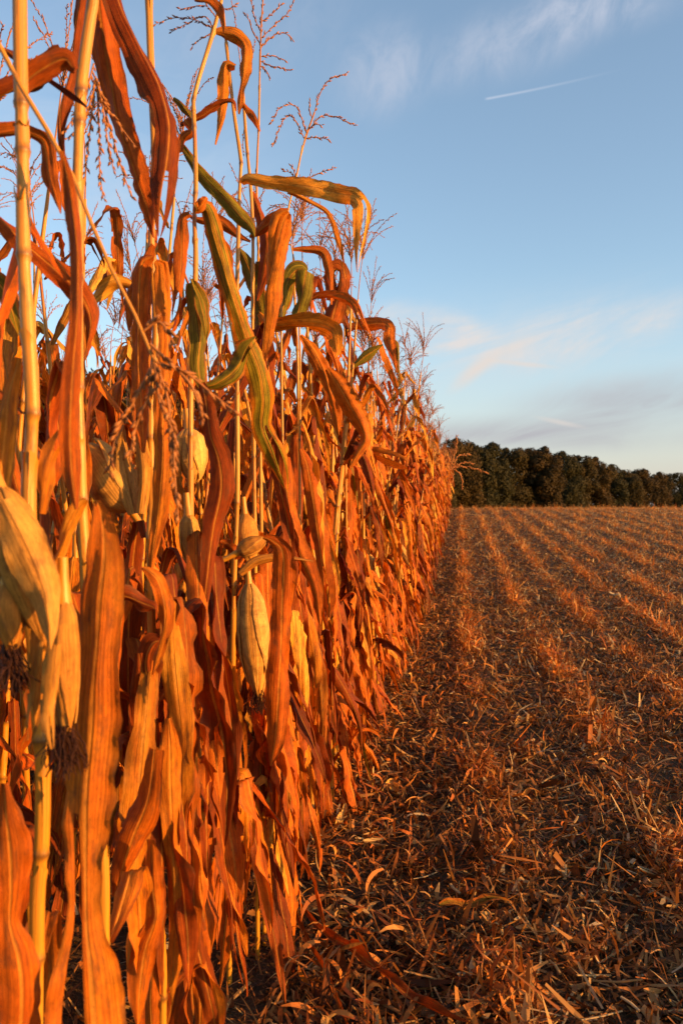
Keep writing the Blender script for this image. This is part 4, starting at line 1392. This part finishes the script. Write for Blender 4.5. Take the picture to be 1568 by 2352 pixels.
h = Hero('thin stalk topped by the tallest upright tassel, nearly touching the picture top',
         [(597, 120), (594, 298), (589, 408), (593, 560), (594, 708), (600, 1200), (606, 1800), (608, 2352)], 2.53, .007, .0025, [300, 560, 720, 1000, 1350, 1750], .3, 8)
h.tassel([[(597, 120), (600, 60), (604, 0), (606, -40)], [(597, 100), (575, 70), (562, 40), (550, 30)], [(598, 90), (630, 60), (655, 40), (668, 10)], [(598, 110), (630, 80), (655, 75), (672, 88)],
          [(597, 130), (620, 125), (640, 128), (655, 132)], [(597, 70), (580, 40), (570, 10), (566, -10)], [(600, 50), (622, 30), (640, 5)], [(597, 140), (625, 150), (655, 155), (680, 160)], [(597, 150), (612, 165), (622, 185)]], 2.53, .4, .015, .0017, stem=[[(597, 160), (600, 60), (605, -20)]])
h.leaf([(594, 720, 10), (620, 745, 26), (677, 744, 40), (731, 748, 44), (764, 763, 44), (774, 800, 22), (772, 822, 2)], (2.5, 2.3), .25, .25, .2, tint=(.75, 1.1), wl=.22, label='wavy lit leaf reaching out level to the right')
h.leaf([(584, 772, 6), (594, 762, 14), (620, 742, 24), (640, 744, 20)], 2.46, .2, .4, .1, tint=(.6, 1.0))
h.leaf([(592, 600, 10), (600, 650, 24), (596, 720, 32), (590, 790, 30), (596, 860, 20), (600, 900, 3)], 2.5, .2, .4, .05, tint=(.4, .9), green=.6)
h.hang([(1000, 200, .7), (1350, 30, .66), (1750, -70, .66), (1750, 150, .6)])
h.curtain(26)

h = Hero('leaning stalk with a lone curved tassel standing clear against the blue sky',
         [(722, 258), (700, 315), (680, 410), (660, 490), (650, 620), (646, 750), (650, 1100), (655, 1700), (658, 2352)], 2.9, .007, .0022, [490, 750, 1000, 1300, 1650], .2, 9)
h.tassel([[(722, 258), (735, 215), (757, 182), (797, 166)], [(708, 300), (735, 268), (765, 270), (806, 290)], [(705, 310), (690, 270), (675, 245), (640, 252), (618, 290)], [(700, 320), (672, 265), (655, 270), (630, 330)],
          [(700, 318), (725, 316), (754, 322)], [(716, 270), (712, 250), (716, 238)], [(707, 297), (728, 288), (742, 291)], [(680, 415), (660, 395), (635, 388)], [(682, 410), (710, 412), (735, 404), (770, 396)], [(682, 412), (676, 390), (670, 378)]], 2.9, .45, .017, .0018, stem=[[(722, 258), (708, 300), (690, 360)]])
h.leaf([(652, 700, 10), (660, 650, 26), (676, 625, 38), (692, 618, 30), (704, 624, 12)], 2.9, .3, .4, .05, tint=(.4, .95), green=1.0)
h.leaf([(704, 622, 36), (698, 650, 40), (690, 690, 40), (684, 720, 26), (680, 750, 4)], 2.86, .1, .4, .06, tint=(.4, .95), green=1.0, label='short green leaf folded over at the tip')
h.leaf([(640, 752, 12), (655, 690, 30), (662, 640, 28), (660, 618, 10)], 2.92, .2, .4, .05, tint=(.4, .95), green=1.0)
h.leaf([(661, 1050, 10), (661, 1103, 34), (661, 1169, 38), (683, 1256, 44), (718, 1344, 36), (731, 1410, 18), (738, 1450, 3)], 2.76, .1, .35, .06, tint=(.4, 1))
h.hang([(750, 190, .7), (1000, 20, .7), (1300, -80, .7), (1650, 170, .6), (1650, -40, .66), (1300, 140, .6)])
h.curtain(26)

h = Hero('stalk with a narrow leaf drooping over bunched dark leaves amid the corn tops',
         [(668, 560), (682, 640), (690, 870), (688, 1000), (690, 1500), (692, 2300)], 3.2, .007, .0025, [640, 870, 1010, 1300, 1600], .2, 10)
h.leaf([(672, 572, 8), (700, 572, 14), (740, 578, 18), (750, 600, 18), (756, 650, 14), (760, 700, 3)], 3.15, .3, .5, .05, tint=(.55, 1))
h.leaf([(692, 700, 10), (730, 682, 16), (768, 679, 18), (808, 697, 18), (834, 745, 14), (860, 790, 2)], (3.15, 2.9), .2, .5, .05, tint=(.5, 1.0))
h.leaf([(760, 690, 16), (768, 620, 36), (780, 625, 34), (776, 680, 38), (764, 730, 34), (758, 770, 8)], 3.2, .2, .5, .08, tint=(.25, .85))
h.leaf([(752, 846, 14), (774, 880, 34), (802, 930, 40), (828, 975, 40), (838, 1008, 30), (824, 1042, 20), (803, 1078, 3)], 3.0, .1, .5, .06, tint=(.45, 1), rv=.12)
h.leaf([(690, 770, 10), (715, 800, 24), (740, 850, 34), (755, 900, 34), (770, 960, 24), (778, 1000, 4)], 3.1, .1, .4, .06, tint=(.4, 1))
h.leaf([(692, 1030, 8), (706, 1070, 26), (722, 1169, 40), (736, 1278, 42), (749, 1366, 30), (756, 1420, 4)], 3.05, .1, .35, .06, tint=(.45, 1))
h.tassel([[(668, 560), (676, 520), (684, 480), (690, 450)], [(672, 570), (700, 530), (715, 500)], [(670, 560), (650, 520), (640, 480)], [(670, 565), (640, 545), (620, 530)], [(672, 560), (710, 545), (740, 548)], [(670, 550), (690, 505), (720, 480)]], 3.25, .45, .012)
h.hang([(870, 190, .7), (1010, -10, .7), (1300, -80, .7), (1600, 160, .66), (1300, 130, .6)])
h.curtain(26)

h = Hero('stalk whose bent leaf tip hangs out over the stubble, a green blade beside it',
         [(788, 560), (790, 700), (792, 900), (795, 1200), (797, 2000)], 4.35, .0075, .0025, [700, 900, 1100, 1400], .2, 11)
h.leaf([(792, 765, 14), (815, 752, 20), (841, 745, 26), (876, 742, 24), (894, 752, 22), (893, 780, 26), (902, 825, 14), (914, 865, 2)], (4.3, 3.9), .15, .4, .05, tint=(.6, 1.05))
h.leaf([(800, 850, 10), (830, 825, 18), (855, 808, 18), (880, 792, 4)], 4.3, .2, .5, .05, tint=(.5, .95), green=1.0, label='short green blade')
h.leaf([(893, 790, 5), (905, 785, 9), (912, 800, 10), (914, 840, 9), (918, 890, 2)], 4.1, .2, .5, .04, tint=(.6, 1), green=.8)
h.leaf([(792, 1060, 10), (800, 1050, 22), (840, 1040, 26), (880, 1048, 26), (920, 1060, 22), (934, 1072, 4)], (4.3, 4.0), .2, .4, .06, tint=(.5, 1))
h.tassel([[(788, 560), (795, 500), (802, 460), (815, 430)], [(788, 570), (760, 520), (745, 490)], [(789, 565), (815, 530), (830, 500)], [(788, 575), (770, 545), (750, 540)], [(788, 575), (810, 560), (835, 570)]], 4.35, .45, .014)
h.hang([(900, -20, .7), (1100, -60, .7), (1400, 170, .66), (1400, -80, .66), (1100, 180, .66)])
h.curtain(26)

# a tassel leaning out of the far corn
h = Hero('far corn plant whose tassel leans sideways over the stubble against the trees',
         [(1030, 1075), (985, 1058), (930, 1048), (868, 1040), (860, 1120), (862, 1300), (864, 1500)], 7.2, .006, .0025, [1042, 1120], .1, 12)
h.tassel([[(1030, 1075), (1060, 1072), (1090, 1078), (1118, 1090)], [(1040, 1070), (1050, 1050), (1074, 1046)], [(1035, 1072), (1048, 1030), (1050, 1000)], [(1030, 1075), (1040, 1095), (1036, 1115)],
          [(1035, 1074), (1056, 1090), (1060, 1120)], [(1040, 1072), (1070, 1060), (1085, 1062)], [(1035, 1072), (1030, 1050), (1020, 1040)]], 7.2, .9, .026, .0022)
h.hang([(1120, -60, .7), (1300, -60, .6)])
h.curtain(26)

# ------------------------------------------------------------------ pieces lying in the stubble
def fallen(name, label, cat, pts, wpx, mat, tint, seed, lift=.03, fold=.4, wave=.1):
    """a piece lying on the ground along picture points"""
    rng = np.random.default_rng(seed)
    W = []
    for (px, py), wp in zip(pts, wpx):
        d = CAMZ / ((py - 1176) / F)
        for _ in range(4):
            p = at(px, py, d)
            d = (CAMZ - float(tz(p[1])) - lift) / ((py - 1176) / F)
        W.append((*at(px, py, d), wp * d / F))
    Q = spline(np.array(W), 40)
    P = Q[:, :3]
    base = np.array([P[20, 0], P[20, 1], float(tz(P[20, 1]))])
    P = P + np.stack([0 * P[:, 0], 0 * P[:, 0], .012 * np.sin(np.linspace(0, 9, 40) + rng.uniform(0, 6))], 1)
    T = unit(np.gradient(P, axis=0))
    B = rot_about(unit(np.cross(T, np.tile([0, 0, 1.0], (40, 1)))), T, np.full(40, .25) + .3 * np.sin(np.linspace(0, 6, 40)))
    g = leaf_geo(P - base, np.maximum(Q[:, 3], .001), B, rng, 9, fold, wave, .2, tint, .16)
    o = obj(name, g.mesh(name, M[mat]), None, tuple(base))
    return tag(o, label, cat)


fallen('fallen_leaf', 'long wavy orange leaf fallen from the corn across the bottom of the picture', 'leaf',
       [(690, 2080), (740, 2130), (800, 2180), (860, 2230), (930, 2280), (1000, 2315), (1080, 2345)], [10, 24, 34, 26, 36, 30, 3], 'leaf', (.25, .85, 0), 1, .08, .7, .35)
fallen('fallen_leaf', 'narrow straight brown leaf strip lying against the corn at the bottom edge', 'leaf',
       [(650, 2040), (690, 2110), (720, 2190), (760, 2270), (800, 2350)], [10, 20, 18, 14, 6], 'leaf', (.25, .85, 0), 2, .07, .8)
fallen('fallen_leaf', 'flat olive tan leaf piece lying level in the lower right stubble', 'leaf',
       [(1010, 2085), (1060, 2078), (1120, 2072), (1172, 2072)], [12, 26, 26, 10], 'leaf', (.7, .7, .5), 3, .04)
fallen('husk_piece', 'pale curled husk flake beside the corn foot', 'husk', [(880, 1815), (900, 1805), (918, 1830)], [8, 22, 8], 'husk', (.9, 1, 0), 4)
fallen('husk_piece', 'small pale husk flake alone in the middle of the stubble', 'husk', [(1180, 1664), (1204, 1652), (1226, 1662)], [8, 20, 8], 'husk', (.9, 1, 0), 5)
fallen('husk_piece', 'bright orange husk strip lying on the stubble right of centre', 'husk', [(1190, 1825), (1220, 1818), (1256, 1822)], [6, 12, 6], 'husk', (.3, 1, 0), 6)
fallen('husk_piece', 'long pale strip of husk at right centre of the stubble', 'husk', [(1150, 1870), (1190, 1874), (1235, 1886)], [4, 10, 4], 'husk', (.9, 1, 0), 7)
fallen('husk_piece', 'whitish leaf strip curled over near the lower right corner', 'husk', [(1160, 2200), (1190, 2240), (1220, 2275), (1250, 2300)], [4, 12, 16, 4], 'husk', (.8, .9, 0), 8, .05)
fallen('husk_piece', 'pale broad husk flake beside the corn at left of the stubble', 'husk', [(770, 1900), (785, 1880), (795, 1850)], [8, 20, 8], 'husk', (.9, 1.05, 0), 9, .05)
